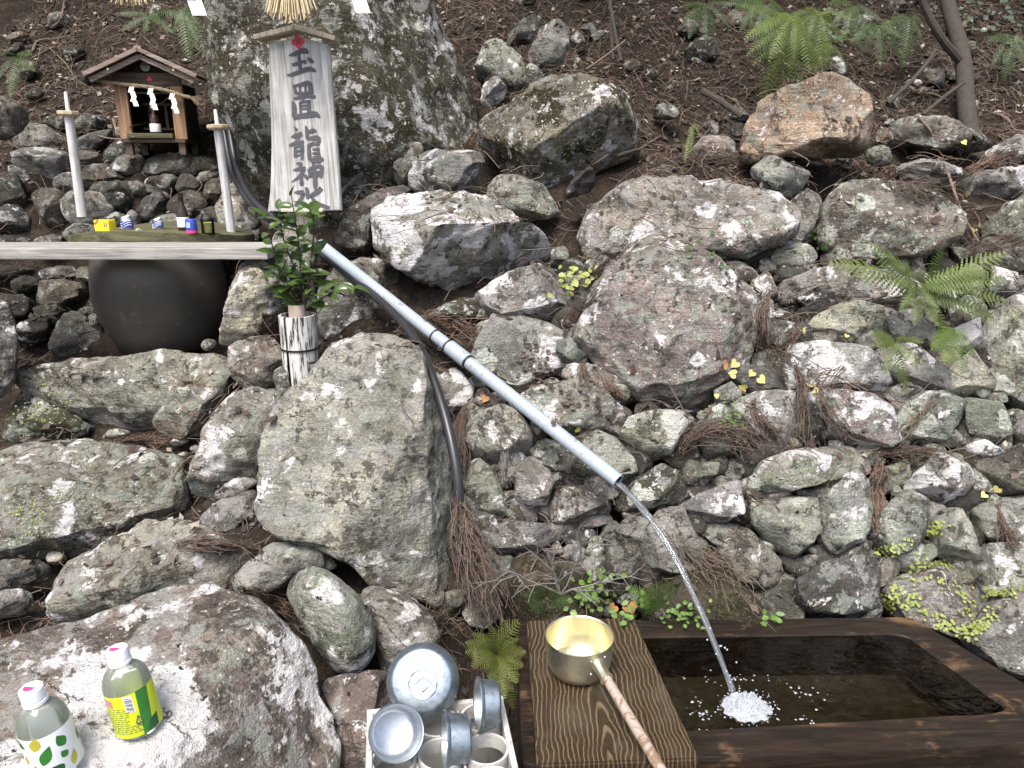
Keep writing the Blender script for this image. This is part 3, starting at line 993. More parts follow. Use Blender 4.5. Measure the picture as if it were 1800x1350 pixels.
# ---- the bank goes on to either side
rock('rock', '-330,440 -240,446 -200,480 -190,560 -200,650 -330,660 -360,560', 'grey', Y=2.46, thick=.8, label='upright grey rock carrying the far end of the plank shelf', cat='rock')
for k in range(34):
    x, y = (_fr.uniform(-460, -90), _fr.uniform(180, 1020)) if k % 5 < 3 else (_fr.uniform(1880, 2220), _fr.uniform(200, 1040))
    if inside(x, y) or (x < 0 and 420 < y < 480):
        continue
    rock('rock', blob(_fr, x, y, _fr.uniform(38, 85)), ['grey', 'green', 'step', 'pink', 'dark'][_fr.randint(5)], seed=5000 + k, fac=6, thick=.75, box=3.4,
         label='lichened rock of the bank beyond the steps' if x < 0 else 'lichened rock of the bank beyond the trough', cat='rock', group='rocks farther along the bank')
# ------------------------------------------------------------------ object materials
def wood(name, a, b, c, axis=0, scale=1.0, rough=0.8, bump=0.5, wet=False, spec=0.3):
    """three tones along the grain; axis is the local grain direction"""
    t = NT(name)
    v = t.coord()
    s = [55 * scale] * 3
    s[axis] = 3.0 * scale
    g = t.noise(t.mapv(v, tuple(s)), 1.0, 6, 0.65, 0.8)
    s2 = [170 * scale] * 3
    s2[axis] = 6 * scale
    f = t.noise(t.mapv(v, tuple(s2)), 1.0, 3, 0.6)
    st = t.noise(v, 7 * scale, 4, 0.6)
    col = t.ramp(g, [(0.32, a), (0.5, b), (0.68, c)])
    col = t.mix(t.math('MULTIPLY', t.step(f, 0.52, 0.66), 0.55), col, tuple(x * .45 for x in a))
    col = t.mix(t.math('MULTIPLY', t.step(st, 0.45, 0.7), 0.45), col, t.mix(1.0, col, (.55, .52, .5), 'MULTIPLY'))
    n = t.bump(t.math('ADD', g, t.math('MULTIPLY', f, .6)), bump, 0.004)
    return t.done(col, rough if not wet else t.math('ADD', t.math('MULTIPLY', st, .5), .08), n, Specular_IOR_Level=spec)


M_GREYWOOD = wood('weathered_grey_wood', (.17, .155, .14), (.31, .295, .27), (.46, .44, .41), 0, bump=.5)
M_SIGNWOOD = wood('bleached_board', (.30, .28, .25), (.50, .49, .475), (.66, .655, .65), 2, bump=.35)
M_SIGNEDGE = wood('cream_wood', (.42, .36, .27), (.58, .50, .38), (.68, .61, .49), 2, bump=.2)
M_TANWOOD = wood('tan_wood', (.20, .115, .065), (.31, .185, .11), (.42, .27, .17), 2, bump=.2)
M_OLDWOOD = wood('old_brown_wood', (.055, .038, .027), (.095, .068, .048), (.16, .12, .09), 0, bump=.4)
M_ROOFWOOD = wood('roof_wood', (.16, .12, .10), (.26, .20, .17), (.38, .31, .27), 0, bump=.35)
M_DARKWOOD = wood('black_stained_wood', (.010, .008, .007), (.02, .016, .013), (.035, .028, .022), 2, bump=.3)
M_MOSSWOOD = wood('mossy_wood', (.055, .055, .028), (.10, .095, .05), (.16, .14, .085), 0, bump=.4)
def trough_mat():
    t = NT('wet_trough_wood')
    v = t.coord(False)
    g = t.noise(t.mapv(v, (5, 40, 40), (0, 0, .06)), 1.0, 6, .7, .8)
    st = t.noise(v, 9, 6, .7, .4)
    c = t.mix(t.step(g, .35, .7), (.011, .008, .006), (.032, .020, .014))
    c = t.mix(t.math('MULTIPLY', t.step(t.math('ADD', st, t.math('MULTIPLY', t.math('SUBTRACT', g, .5), .5)), .56, .72), .75), c, (.14, .082, .040))
    n = t.bump(t.math('ADD', g, st), .4, .006)
    return t.done(c, t.math('ADD', t.math('MULTIPLY', st, .5), .12), n, Specular_IOR_Level=.45)


M_TROUGH = trough_mat()
M_WHITEPOLE = wood('peeled_white_pole', (.48, .46, .44), (.60, .59, .58), (.70, .69, .68), 2, bump=.15)


def grain_board():
    t = NT('wet_grained_board')
    v = t.coord(False)
    sx = t.n('SeparateXYZ')
    t.l(v, sx.inputs[0])
    wob = t.noise(v, 9, 3, 0.5)
    w2 = t.noise(v, 55, 3, 0.6)
    xx = t.math('ADD', t.math('MULTIPLY', sx.outputs[0], 1.0), t.math('MULTIPLY', t.math('SUBTRACT', wob, .5), .040))
    zz = t.math('ADD', t.math('MULTIPLY', t.math('ADD', sx.outputs[1], .25), .13), t.math('MULTIPLY', t.math('SUBTRACT', w2, .5), .0010))
    rr = t.math('SQRT', t.math('ADD', t.math('MULTIPLY', xx, xx), t.math('MULTIPLY', zz, zz)))
    s = t.math('FRACT', t.math('MULTIPLY', rr, 120.0))
    line = t.math('MULTIPLY', t.step(s, .58, .80), t.step(s, 1.0, .93))
    fib = t.noise(t.mapv(v, (150, 5, 150)), 1.0, 4, .6)
    c = t.mix(fib, (.020, .013, .008), (.048, .032, .019))
    c = t.mix(t.math('MULTIPLY', line, t.step(fib, .2, .55)), c, (.135, .10, .058))
    wet = t.noise(v, 11, 4, .6)
    c = t.mix(t.math('MULTIPLY', t.step(wet, .5, .68), .35), c, (.10, .085, .06))
    n = t.bump(t.math('ADD', line, fib), .5, .0015)
    return t.done(c, t.math('ADD', t.math('MULTIPLY', wet, .55), .05), n, Specular_IOR_Level=.45)


M_BOARD = grain_board()


def bamboo_mat():
    t = NT('weathered_bamboo')
    v = t.coord()
    g = t.noise(t.mapv(v, (95, 95, 9)), 1.0, 5, .7, .4)
    f = t.noise(t.mapv(v, (220, 220, 16)), 1.0, 3, .6)
    m = t.math('ADD', t.math('MULTIPLY', g, .65), t.math('MULTIPLY', f, .35))
    c = t.ramp(m, [(.0, (.02, .02, .02)), (.455, (.045, .043, .04)), (.485, (.50, .48, .45)), (.7, (.78, .76, .74))])
    return t.done(c, .75, t.bump(m, .3, .002))


M_BAMBOO = bamboo_mat()


def metal(name, col, rough, spot=.35):
    t = NT(name)
    v = t.coord()
    a = t.noise(v, 90, 4, .7)
    b = t.noise(v, 22, 3, .6)
    c = t.mix(t.math('MULTIPLY', t.step(a, .45, .65), spot), col, tuple(x * .55 for x in col))
    c = t.mix(t.math('MULTIPLY', t.step(b, .5, .7), spot * .7), c, tuple(min(1, x * 1.15) for x in col))
    r = t.math('ADD', t.math('MULTIPLY', b, .3), rough)
    return t.done(c, r, t.bump(a, .12, .001), 1.0)


M_ALU = metal('dull_aluminium', (.33, .38, .42), .36, .65)
M_ALUIN = metal('brushed_aluminium', (.47, .50, .53), .30, .3)
M_GOLDIN = metal('gold_anodised_inside', (.90, .83, .58), .22, .05)
M_GOLDOUT = metal('champagne_aluminium', (.62, .58, .46), .26, .3)


def speckled(name, col, dark, scale=110, amt=(.60, .70), rough=.45, metal_=0):
    t = NT(name)
    v = t.coord()
    a = t.noise(v, scale, 3, .7)
    b = t.noise(v, 12, 3, .6)
    c = t.mix(t.math('MULTIPLY', t.step(b, .4, .7), .3), col, tuple(x * .75 for x in col))
    c = t.mix(t.step(t.math('ADD', a, t.math('MULTIPLY', t.math('SUBTRACT', b, .5), .3)), *amt), c, dark)
    return t.done(c, rough, None, metal_)


M_PIPE = speckled('blue_grey_pvc', (.31, .355, .395), (.14, .15, .16), 90)
M_PIPEIN = plain('pipe_bore', (.03, .03, .03), .7)
M_HOSE = plain('black_rubber', (.022, .022, .023), .38, var=.4)
M_WIRE = plain('black_wire', (.012, .012, .012), .5)
M_JAR = speckled('dark_glazed_clay', (.085, .075, .064), (.15, .135, .11), 60, (.58, .75), .34)
M_CRATE = speckled('dirty_white_plastic', (.47, .46, .43), (.24, .215, .18), 45, (.56, .72), .55)
M_WHITE = plain('white_plastic', (.82, .82, .84), .4, var=.04)
M_PAPER = plain('white_paper', (.86, .86, .90), .7, var=.05)
M_CANDLE = plain('white_wax', (.82, .80, .76), .5, var=.05)
M_PLATE = plain('raw_pale_wood', (.58, .46, .31), .75, var=.2, scale=60)
M_STRAW = plain('dry_straw', (.55, .45, .28), .7, var=.35, scale=30)
M_INK = plain('faded_black_ink', (.085, .085, .095), .8, var=.45, scale=160)
M_RED = plain('red_paint', (.60, .06, .08), .7, var=.3, scale=120)
M_GOLDDOT = plain('brass_nail', (.8, .72, .5), .3, 1.0)
M_BARREL = plain('pale_tube_wood', (.50, .40, .33), .7, var=.2)


def peel():
    t = NT('peeling_painted_handle')
    v = t.coord()
    a = t.noise(t.mapv(v, (38, 38, 14)), 1.0, 5, .7, .6)
    f = t.noise(t.mapv(v, (200, 200, 20)), 1.0, 3, .6)
    c = t.mix(f, (.16, .10, .06), (.25, .165, .10))
    c = t.mix(t.step(a, .58, .53), c, (.34, .275, .23))
    return t.done(c, .6, t.bump(a, .5, .002))


M_HANDLE = peel()


def glassy(name, tint=(1, 1, 1), ior=1.33, rough=0.0, body=0.0, bodycol=(1, 1, 1)):
    """clear sheet: fresnel reflection over see-through"""
    t = NT(name)
    t.t.nodes.remove(t.p)
    fr = t.n('Fresnel')
    fr.inputs['IOR'].default_value = ior
    tr = t.n('BsdfTransparent')
    tr.inputs[0].default_value = tint + (1,)
    gl = t.n('BsdfGlossy')
    gl.inputs['Roughness'].default_value = rough
    mx = t.n('MixShader')
    t.l(fr.outputs[0], mx.inputs[0])
    t.l(tr.outputs[0], mx.inputs[1])
    t.l(gl.outputs[0], mx.inputs[2])
    last = mx.outputs[0]
    if body:
        df = t.n('BsdfDiffuse')
        df.inputs[0].default_value = bodycol + (1,)
        m2 = t.n('MixShader')
        m2.inputs[0].default_value = body
        t.l(last, m2.inputs[1])
        t.l(df.outputs[0], m2.inputs[2])
        last = m2.outputs[0]
    t.l(last, t.out.inputs[0])
    return t, gl, fr


def water_mat():
    t, gl, fr = glassy('trough_water', (.42, .38, .30), 1.40, .02)
    v = t.coord(False)
    a = t.noise(v, 26, 3, .55, .8)
    n = t.bump(a, .4, .004)
    t.l(n, gl.inputs['Normal'])
    t.l(n, fr.inputs['Normal'])
    return t.m


M_WATER = water_mat()


def stream_mat():
    t, gl, fr = glassy('falling_water', (.96, .97, .98), 1.42, .02, .06, (.9, .92, .95))
    v = t.coord(False)
    a = t.noise(t.mapv(v, (70, 70, 9)), 1.0, 2, .5, .5)
    n = t.bump(a, .25, .006)
    t.l(n, gl.inputs['Normal'])
    t.l(n, fr.inputs['Normal'])
    return t.m


M_STREAM = stream_mat()
M_FOAM = glassy('foam_bubbles', (.95, .97, 1.0), 1.4, .06, .40, (.70, .74, .80))[0].m
M_PET = glassy('clear_bottle_plastic', (.985, .995, .98), 1.42, .03, .14, (.78, .85, .72))[0].m
M_GLASS = glassy('clear_glass', (.88, .92, .9), 1.5, .02)[0].m
M_TEA = plain('pale_yellow_drink', (.72, .62, .16), .3, var=.1)
M_BROWNGLASS = plain('brown_bottle_glass', (.030, .012, .006), .12, var=.1, spec=.6)


def leafmat(name, a, b, rough=.45, sub=.0, scale=60):
    t = NT(name)
    oi = t.n('ObjectInfo')
    v = t.coord()
    f = t.noise(v, scale, 3, .6)
    ff = t.math('ADD', t.math('MULTIPLY', f, .6), t.math('MULTIPLY', oi.outputs['Random'], .4))
    c = t.mix(ff, a, b)
    tl = t.n('BsdfTranslucent')
    t.l(c, tl.inputs[0])
    t.l(c, t.p.inputs['Base Color'])
    t.p.inputs['Roughness'].default_value = rough
    mx = t.n('MixShader')
    mx.inputs[0].default_value = .25
    t.l(t.p.outputs[0], mx.inputs[1])
    t.l(tl.outputs[0], mx.inputs[2])
    t.l(mx.outputs[0], t.out.inputs[0])
    return t.m


M_CAMELLIA = leafmat('glossy_dark_leaf', (.030, .062, .014), (.10, .16, .04), .25)
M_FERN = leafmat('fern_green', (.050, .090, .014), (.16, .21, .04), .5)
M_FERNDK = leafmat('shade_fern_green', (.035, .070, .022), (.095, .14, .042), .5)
M_FERNYL = leafmat('yellowing_fern', (.09, .115, .024), (.22, .24, .06), .5)
M_HERB = leafmat('fresh_herb_green', (.08, .165, .028), (.19, .29, .07), .5)
M_YELLOW = leafmat('yellow_leaf', (.48, .40, .10), (.68, .62, .24), .55)
M_CREEP = leafmat('yellow_green_creeper', (.17, .21, .04), (.36, .40, .11), .5)
M_DARKCREEP = leafmat('bronze_creeper', (.035, .022, .018), (.08, .055, .045), .5)
M_GREYTWIG = plain('grey_lichened_twig', (.20, .18, .165), .85, var=.3, scale=60)
M_CEDAR = plain('dead_cedar_brown', (.125, .088, .068), .85, var=.45, scale=25)
M_CEDARO = plain('dead_cedar_orange', (.18, .118, .082), .85, var=.4, scale=25)
M_BARK = plain('brown_bark', (.050, .040, .032), .9, var=.6, scale=45, bump=1.0)
M_STICK = plain('dry_stick', (.16, .122, .09), .85, var=.35, scale=50)
M_OLDSTRAW = plain('old_straw', (.24, .19, .12), .8, var=.4, scale=40)
M_FOREST = plain('forest_foliage', (.022, .035, .014), .7, var=.6, scale=2)
# ------------------------------------------------------------------ ray casting onto what is already built
def cast_init():
    global DG
    bpy.context.view_layer.update()
    DG = bpy.context.evaluated_depsgraph_get()


def cast(px, py):
    """first thing met by the sight line through a photograph pixel"""
    d = ray(px, py).normalized()
    h, loc, nor, idx, ob, m = scene.ray_cast(DG, EYE + d * .05, d)
    return (loc, nor, ob) if h else (at(px, py, 3.5), Vector((0, -.5, .85)), None)


def drop(x, y, z=6.0):
    h, loc, nor, idx, ob, m = scene.ray_cast(DG, Vector((x, y, z)), Vector((0, 0, -1)))
    return (loc, nor, ob) if h else (None, None, None)


cast_init()
rnd = random.Random(5)


def frame(z, hint=(0, 0, 1)):
    """3x3 rotation whose local z is the given direction"""
    z = Vector(z).normalized()
    h = Vector(hint)
    if abs(z.dot(h)) > .98:
        h = Vector((0, 1, 0))
    x = h.cross(z).normalized()
    y = z.cross(x)
    return Matrix((x, y, z)).transposed()


# ------------------------------------------------------------------ shrine
def shrine():
    s = thing('wayside_shrine', 'small brown wooden gabled shrine standing on the rubble bank', 'shrine', (-1.425, 3.22, 1.635), (0, 0, R(7)))
    s.scale = (.93, .93, .95)
    for x in (-.105, .112):
        for y in (0.0, .2):
            MB().box((x, y, .03), (.026, .03, .062)).build('leg', M_OLDWOOD, s)
    for x in (-.112, .112):
        MB().box((x, 0, .167), (.050, .022, .215), bev=.003).build('post', M_TANWOOD, s)
    MB().box((0, .1, .055), (.26, .25, .014)).build('floor', M_OLDWOOD, s)
    MB().box((-.008, -.022, .074), (.185, .028, .020), bev=.002).build('sill', M_MOSSWOOD, s)
    MB().box((0, .21, .17), (.25, .012, .22)).build('back_wall', M_DARKWOOD, s)
    for x in (-.13, .13):
        MB().box((x, .11, .17), (.012, .19, .22)).build('side_wall', M_DARKWOOD, s)
    MB().box((0, -.004, .295), (.27, .018, .05), bev=.002).build('lintel', M_OLDWOOD, s)
    MB().prism([(-.15, .318), (.15, .318), (0, .392)], .014, Matrix.Translation((0, .004, 0))).build('gable', M_DARKWOOD, s)
    a = math.atan2(.10, .225)
    for sg in (-1, 1):
        rot = Matrix.Rotation(sg * a, 3, 'Y')
        c = Vector((sg * .108, .10, .352))
        r = MB().box(c, (.250, .36, .012), rot).build('roof_panel', M_OLDWOOD, s)
        MB().box(c + Vector((0, -.186, .001)), (.248, .012, .016), rot, .002).build('roof_edge', M_ROOFWOOD, r)
        bg = MB().box(c + Vector((-sg * .006, -.168, -.022)), (.226, .014, .020), rot, .002).build('barge_board', M_ROOFWOOD, s)
        MB().lathe([(0, -.004), (.004, -.003), (.004, 0), (0, 0)], 10, c + Vector((sg * .02, -.176, -.026)), Matrix.Rotation(R(90), 3, 'X')).build('nail', M_GOLDDOT, bg, smooth=True)
    MB().box((0, .10, .407), (.03, .37, .012), None, .003).build('ridge', M_ROOFWOOD, s)
    MB().lathe([(0, -.005), (.018, -.004), (.020, 0), (0, .0)], 16, (0, -.012, .345), Matrix.Rotation(R(90), 3, 'X')).build('gable_ornament', M_GREYWOOD, s, smooth=True)
    c = MB()
    for k in range(3):
        b = R(90 + 120 * k)
        c.lathe([(0, -.002), (.0055, -.002), (.0055, 0), (0, 0)], 10, (.012 + .006 * math.cos(b), -.016, .296 + .006 * math.sin(b)), Matrix.Rotation(R(90), 3, 'X'))
    c.build('crest', M_RED, s)
    # lattice of the inner altar
    MB().box((0, .03, .245), (.205, .014, .008)).build('upper_rail', M_OLDWOOD, s)
    MB().box((0, .09, .205), (.115, .012, .010)).build('rail', M_OLDWOOD, s)
    MB().box((0, .09, .105), (.13, .03, .008)).build('altar_shelf', M_OLDWOOD, s)
    for x in (-.034, .034):
        MB().box((x, .09, .155), (.010, .010, .095)).build('baluster', M_OLDWOOD, s)
    W = s.matrix_world if False else Matrix.Translation(s.location) @ Matrix.Rotation(R(7), 4, 'Z') @ Matrix.Diagonal((.93, .93, .95, 1))
    b = thing('sake_bottle', 'small dark bottle with white label and cap standing inside the shrine', 'bottle', W @ Vector((.008, .0, .0855)))
    MB().lathe([(0, 0), (.019, 0), (.0205, .003), (.0205, .05), (.017, .062), (.008, .078), (.0075, .098), (0, .098)], 20).build('glass', M_BROWNGLASS, b, smooth=True)
    MB().lathe([(.0210, .004), (.0213, .005), (.0213, .034), (.0210, .035)], 20).build('paper_label', M_WHITE, b, smooth=True)
    MB().lathe([(0, .112), (.009, .112), (.0095, .110), (.0095, .093), (.0078, .092)], 16).build('cap', plain('cream_cap', (.62, .58, .46), .5), b, smooth=True)
    # rope with paper streamers
    rp = thing('shrine_rope', 'twisted straw rope with three paper streamers tied across the shrine front', 'rope', W @ Vector((0, -.035, .26)))
    rp.rotation_euler = (0, 0, R(7))
    pts = catmull([(-.19, 0, .028), (-.10, -.002, .014), (0, -.004, .004), (.08, -.004, -.010), (.135, -.006, -.028), (.165, -.008, -.034)], 40)
    for ph in (0, 2.1, 4.2):
        off = np.array([[0, .0036 * math.cos(k * .8 + ph), .0036 * math.sin(k * .8 + ph)] for k in range(40)])
        taper = np.concatenate([np.linspace(.003, .0045, 15), np.full(25, .0045)])
        MB().tube(pts + off, taper, 7).build('strand', M_OLDSTRAW, rp, smooth=True)
    m = MB()
    for k in range(26):
        e = Vector((.165, -.008, -.034)) + Vector((rnd.uniform(.02, .045), rnd.uniform(-.02, .01), rnd.uniform(-.035, .004)))
        m.tube([(.160, -.008, -.034), tuple(Vector((.165, -.008, -.034)).lerp(e, .5) + Vector((0, 0, .003))), tuple(e)], [.0016, .0014, .0008], 4)
    m.build('frayed_end', M_OLDSTRAW, rp)
    for x, z, h in ((-.048, .003, .068), (.022, -.002, .076), (.100, -.020, .070)):
        streamer(rp, (x, -.012, z), h, .018)


def streamer(parent, loc, h, w, tw=0.0):
    """folded zigzag paper: stepped strips, each a little forward of the last"""
    m = MB()
    n = 4
    x = 0.0
    for k in range(n):
        z0, z1 = -h * k / n, -h * (k + 1) / n - .004
        sk = .35 * w if k % 2 else -.35 * w
        y0 = -.003 * k
        bm = m.bm
        vs = [bm.verts.new((loc[0] + a, loc[1] + y, loc[2] + z)) for a, y, z in ((x - w / 2, y0, z0), (x + w / 2, y0, z0), (x + w / 2 + sk, y0 - .006, z1), (x - w / 2 + sk, y0 - .006, z1))]
        bm.faces.new(vs)
        v2 = [bm.verts.new(v.co + Vector((0, .0008, 0))) for v in vs]
        bm.faces.new(v2[::-1])
        for q in range(4):
            bm.faces.new((vs[q], v2[q], v2[(q + 1) % 4], vs[(q + 1) % 4]))
        x += sk * .6 + w * .18
    m.build('paper_streamer', M_PAPER, parent)


shrine()

# ------------------------------------------------------------------ white offering poles
for (bx, by), (tx, ty), (cx, cy), Y, lab in (((141, 352), (121, 204), (114, 161), 2.93, 'white peeled pole and candle plate on the shrine side away from the boulder'),
                                             ((409, 424), (383, 228), (381, 192), 2.80, 'white peeled pole and candle plate between the shrine and the name board')):
    b, tp, c = at(bx, by, Y), at(tx, ty, Y), at(cx, cy, Y)
    ax = (tp - b).normalized()
    b = b - ax * .06
    L = (tp - b).length
    o = thing('offering_pole', lab, 'pole', b)
    rot = frame(ax, (0, 1, 0))
    rad = .0162 if bx < 300 else .0150
    MB().lathe([(0, 0), (rad * 1.12, 0), (rad, L * .5), (rad * .97, L), (0, L)], 14, (0, 0, 0), rot).build('shaft', M_WHITEPOLE, o, smooth=True)
    MB().lathe([(0, L), (.030, L), (.038, L + .006), (.038, L + .015), (.034, L + .017), (0, L + .017)], 8, (0, 0, 0), rot).build('plate', M_PLATE, o)
    h = (c - tp).length
    MB().lathe([(0, L + .016), (.0075, L + .016), (.0062, L + h * .9), (.004, L + h), (0, L + h)], 10, (0, 0, 0), rot).build('candle', M_CANDLE, o, smooth=True)

# ------------------------------------------------------------------ plank shelf, jar, lid
pr = at(470, 450, 2.34)
pk = MB().box((0, 0, 0), (1.75, .20, .034), None, .004)
pk = pk.build('shelf_plank', M_GREYWOOD, None, (pr.x - .875, 2.44, 1.337), label='long weathered grey plank laid across in front of the dark jar', cat='plank')
jx = at(288, 550, 2.76)
jar = MB().lathe([(0, 0), (.150, 0), (.162, .006), (.195, .07), (.222, .15), (.228, .215), (.222, .29), (.205, .36), (.195, .382), (.20, .395), (.185, .398), (.175, .38), (0, .37)], 56)
jar.build('clay_jar', M_JAR, None, (jx.x, 2.76, .955), smooth=True, label='large rounded dark glazed water jar under the plank shelf', cat='jar')


def slab_lid():
    nr, na = 10, 72
    rs = np.random.RandomState(3)
    V, F = [], []
    edge = 1 + .06 * np.array([pnoise(np.array([[math.cos(a) * 1.7, math.sin(a) * 1.7, 3.3]]))[0] * 3 for a in np.linspace(0, 2 * math.pi, na, endpoint=False)])
    for side in (1, 0):
        for i in range(nr + 1):
            for k in range(na):
                a = 2 * math.pi * k / na
                r = i / nr * edge[k]
                x, y = .30 * r * math.cos(a), .25 * r * math.sin(a)
                z = .030 * (1 - (x / .30) ** 2 * 1.0) + (.0 if side else -.030)
                z += .006 * float(rs.uniform(-.3, .3)) if side else 0
                V.append((x, y, z))
    n1 = (nr + 1) * na
    for i in range(nr):
        for k in range(na):
            k2 = (k + 1) % na
            F.append((i * na + k, (i + 1) * na + k, (i + 1) * na + k2, i * na + k2))
            F.append((n1 + i * na + k, n1 + i * na + k2, n1 + (i + 1) * na + k2, n1 + (i + 1) * na + k))
    for k in range(na):
        k2 = (k + 1) % na
        F.append((nr * na + k, n1 + nr * na + k, n1 + nr * na + k2, nr * na + k2))
    me = mesh_np('cover_slab', V, F, M_MOSSWOOD)
    me.set_sharp_from_angle(angle=R(40))
    return link('cover_slab', me, None, (jx.x + .012, 2.795, 1.356), 'domed mossy slab covering the dark jar and carrying the offerings', 'slab')


LID = slab_lid()
cast_init()
# ------------------------------------------------------------------ offerings on the slab


def item(px, Y):
    p = at(px, 405, Y)
    l, n, o = drop(p.x, Y, 1.5)
    return l if l is not None else Vector((p.x, Y, 1.38))


M_YBOX = plain('yellow_carton', (.78, .60, .03), .5, var=.08)
M_BLUE = plain('blue_print', (.04, .07, .38), .4, var=.2, scale=90)
M_SILVER = plain('can_silver', (.7, .72, .75), .3, 1.0)
M_WHITEP = plain('white_print', (.8, .8, .8), .5, var=.04)
M_PINKP = plain('magenta_print', (.72, .06, .16), .5, var=.1)
q = item(186, 2.64)
o = thing('yellow_carton', 'small yellow carton with red corner on the jar slab', 'carton', q, (0, 0, R(-14)))
MB().box((0, 0, .0185), (.058, .034, .037), None, .002).build('box', M_YBOX, o)
MB().box((-.018, -.0175, .030), (.020, .001, .006), Matrix.Rotation(R(-38), 3, 'Y')).build('red_flash', M_RED, o)
MB().box((.012, -.0175, .022), (.003, .001, .016)).box((.020, -.0175, .022), (.003, .001, .016)).build('print', M_INK, o)


def can(px, Y, h, r, lab):
    q = item(px, Y)
    o = thing('drink_can', lab, 'can', q)
    MB().lathe([(0, 0), (r * .85, 0), (r, .004), (r, h * .86), (r * .8, h * .97), (r * .82, h), (r * .74, h - .002), (0, h - .003)], 20).build('shell', M_SILVER, o, smooth=True)
    MB().lathe([(r * 1.015, .006), (r * 1.02, .007), (r * 1.02, h * .62), (r * 1.015, h * .63)], 20).build('blue_band', M_BLUE, o, smooth=True)
    m = MB()
    for k in range(3):
        m.tube([(r * 1.035 * math.sin(a), -r * 1.035 * math.cos(a), h * (.25 + .16 * k) + .006 * math.sin(a * 2)) for a in np.linspace(-1.2, 1.2, 10)], .0011, 4)
    m.build('white_swirl', M_WHITEP, o)


can(225, 2.64, .046, .0185, 'silver and blue drink can with white swirls between yellow carton and white stone')
can(279, 2.66, .036, .0165, 'short blue drink can alone at the middle of the jar slab')
q = item(243, 2.56)
rock('pebble', [(235, 407), (239, 402), (246, 401), (252, 406), (246, 411), (238, 411)], 'pale', Y=2.60, thick=.9, fac=1, box=2.1, label='little white stone on the jar slab beside the silver can', cat='pebble')
q = item(324, 2.67)
o = thing('beer_bottle', 'tall brown glass bottle with pale label on the jar slab', 'bottle', q)
MB().lathe([(0, 0), (.019, 0), (.0195, .004), (.0195, .054), (.016, .068), (.0092, .085), (.0082, .115), (.0092, .117), (.0092, .124), (0, .124)], 20).build('glass', M_BROWNGLASS, o, smooth=True)
MB().lathe([(.0199, .012), (.0201, .013), (.0201, .044), (.0199, .045)], 20).build('paper_label', M_WHITEP, o, smooth=True)
q = item(337, 2.615)
o = thing('drink_can', 'bright blue can with magenta foot in front of the brown bottle', 'can', q)
MB().lathe([(0, 0), (.017, 0), (.018, .003), (.018, .042), (.0155, .047), (0, .047)], 20).build('shell', M_BLUE, o, smooth=True)
MB().lathe([(.0184, .001), (.0184, .010)], 20).build('magenta_band', M_PINKP, o, smooth=True)
MB().box((-.002, -.0185, .028), (.012, .001, .018)).build('pale_panel', plain('pale_blue_print', (.35, .45, .75), .5), o)
q = item(366, 2.66)
o = thing('drink_glass', 'clear glass of pale yellow drink beside the white pole', 'glass', q)
MB().lathe([(0, 0), (.021, 0), (.0225, .05), (.0212, .05), (.0195, .004), (0, .004)], 20).build('tumbler', M_GLASS, o, smooth=True)
MB().lathe([(0, .005), (.0180, .005), (.0195, .038), (0, .038)], 20).build('drink', M_TEA, o, smooth=True)

# ------------------------------------------------------------------ name board
SY = 2.60


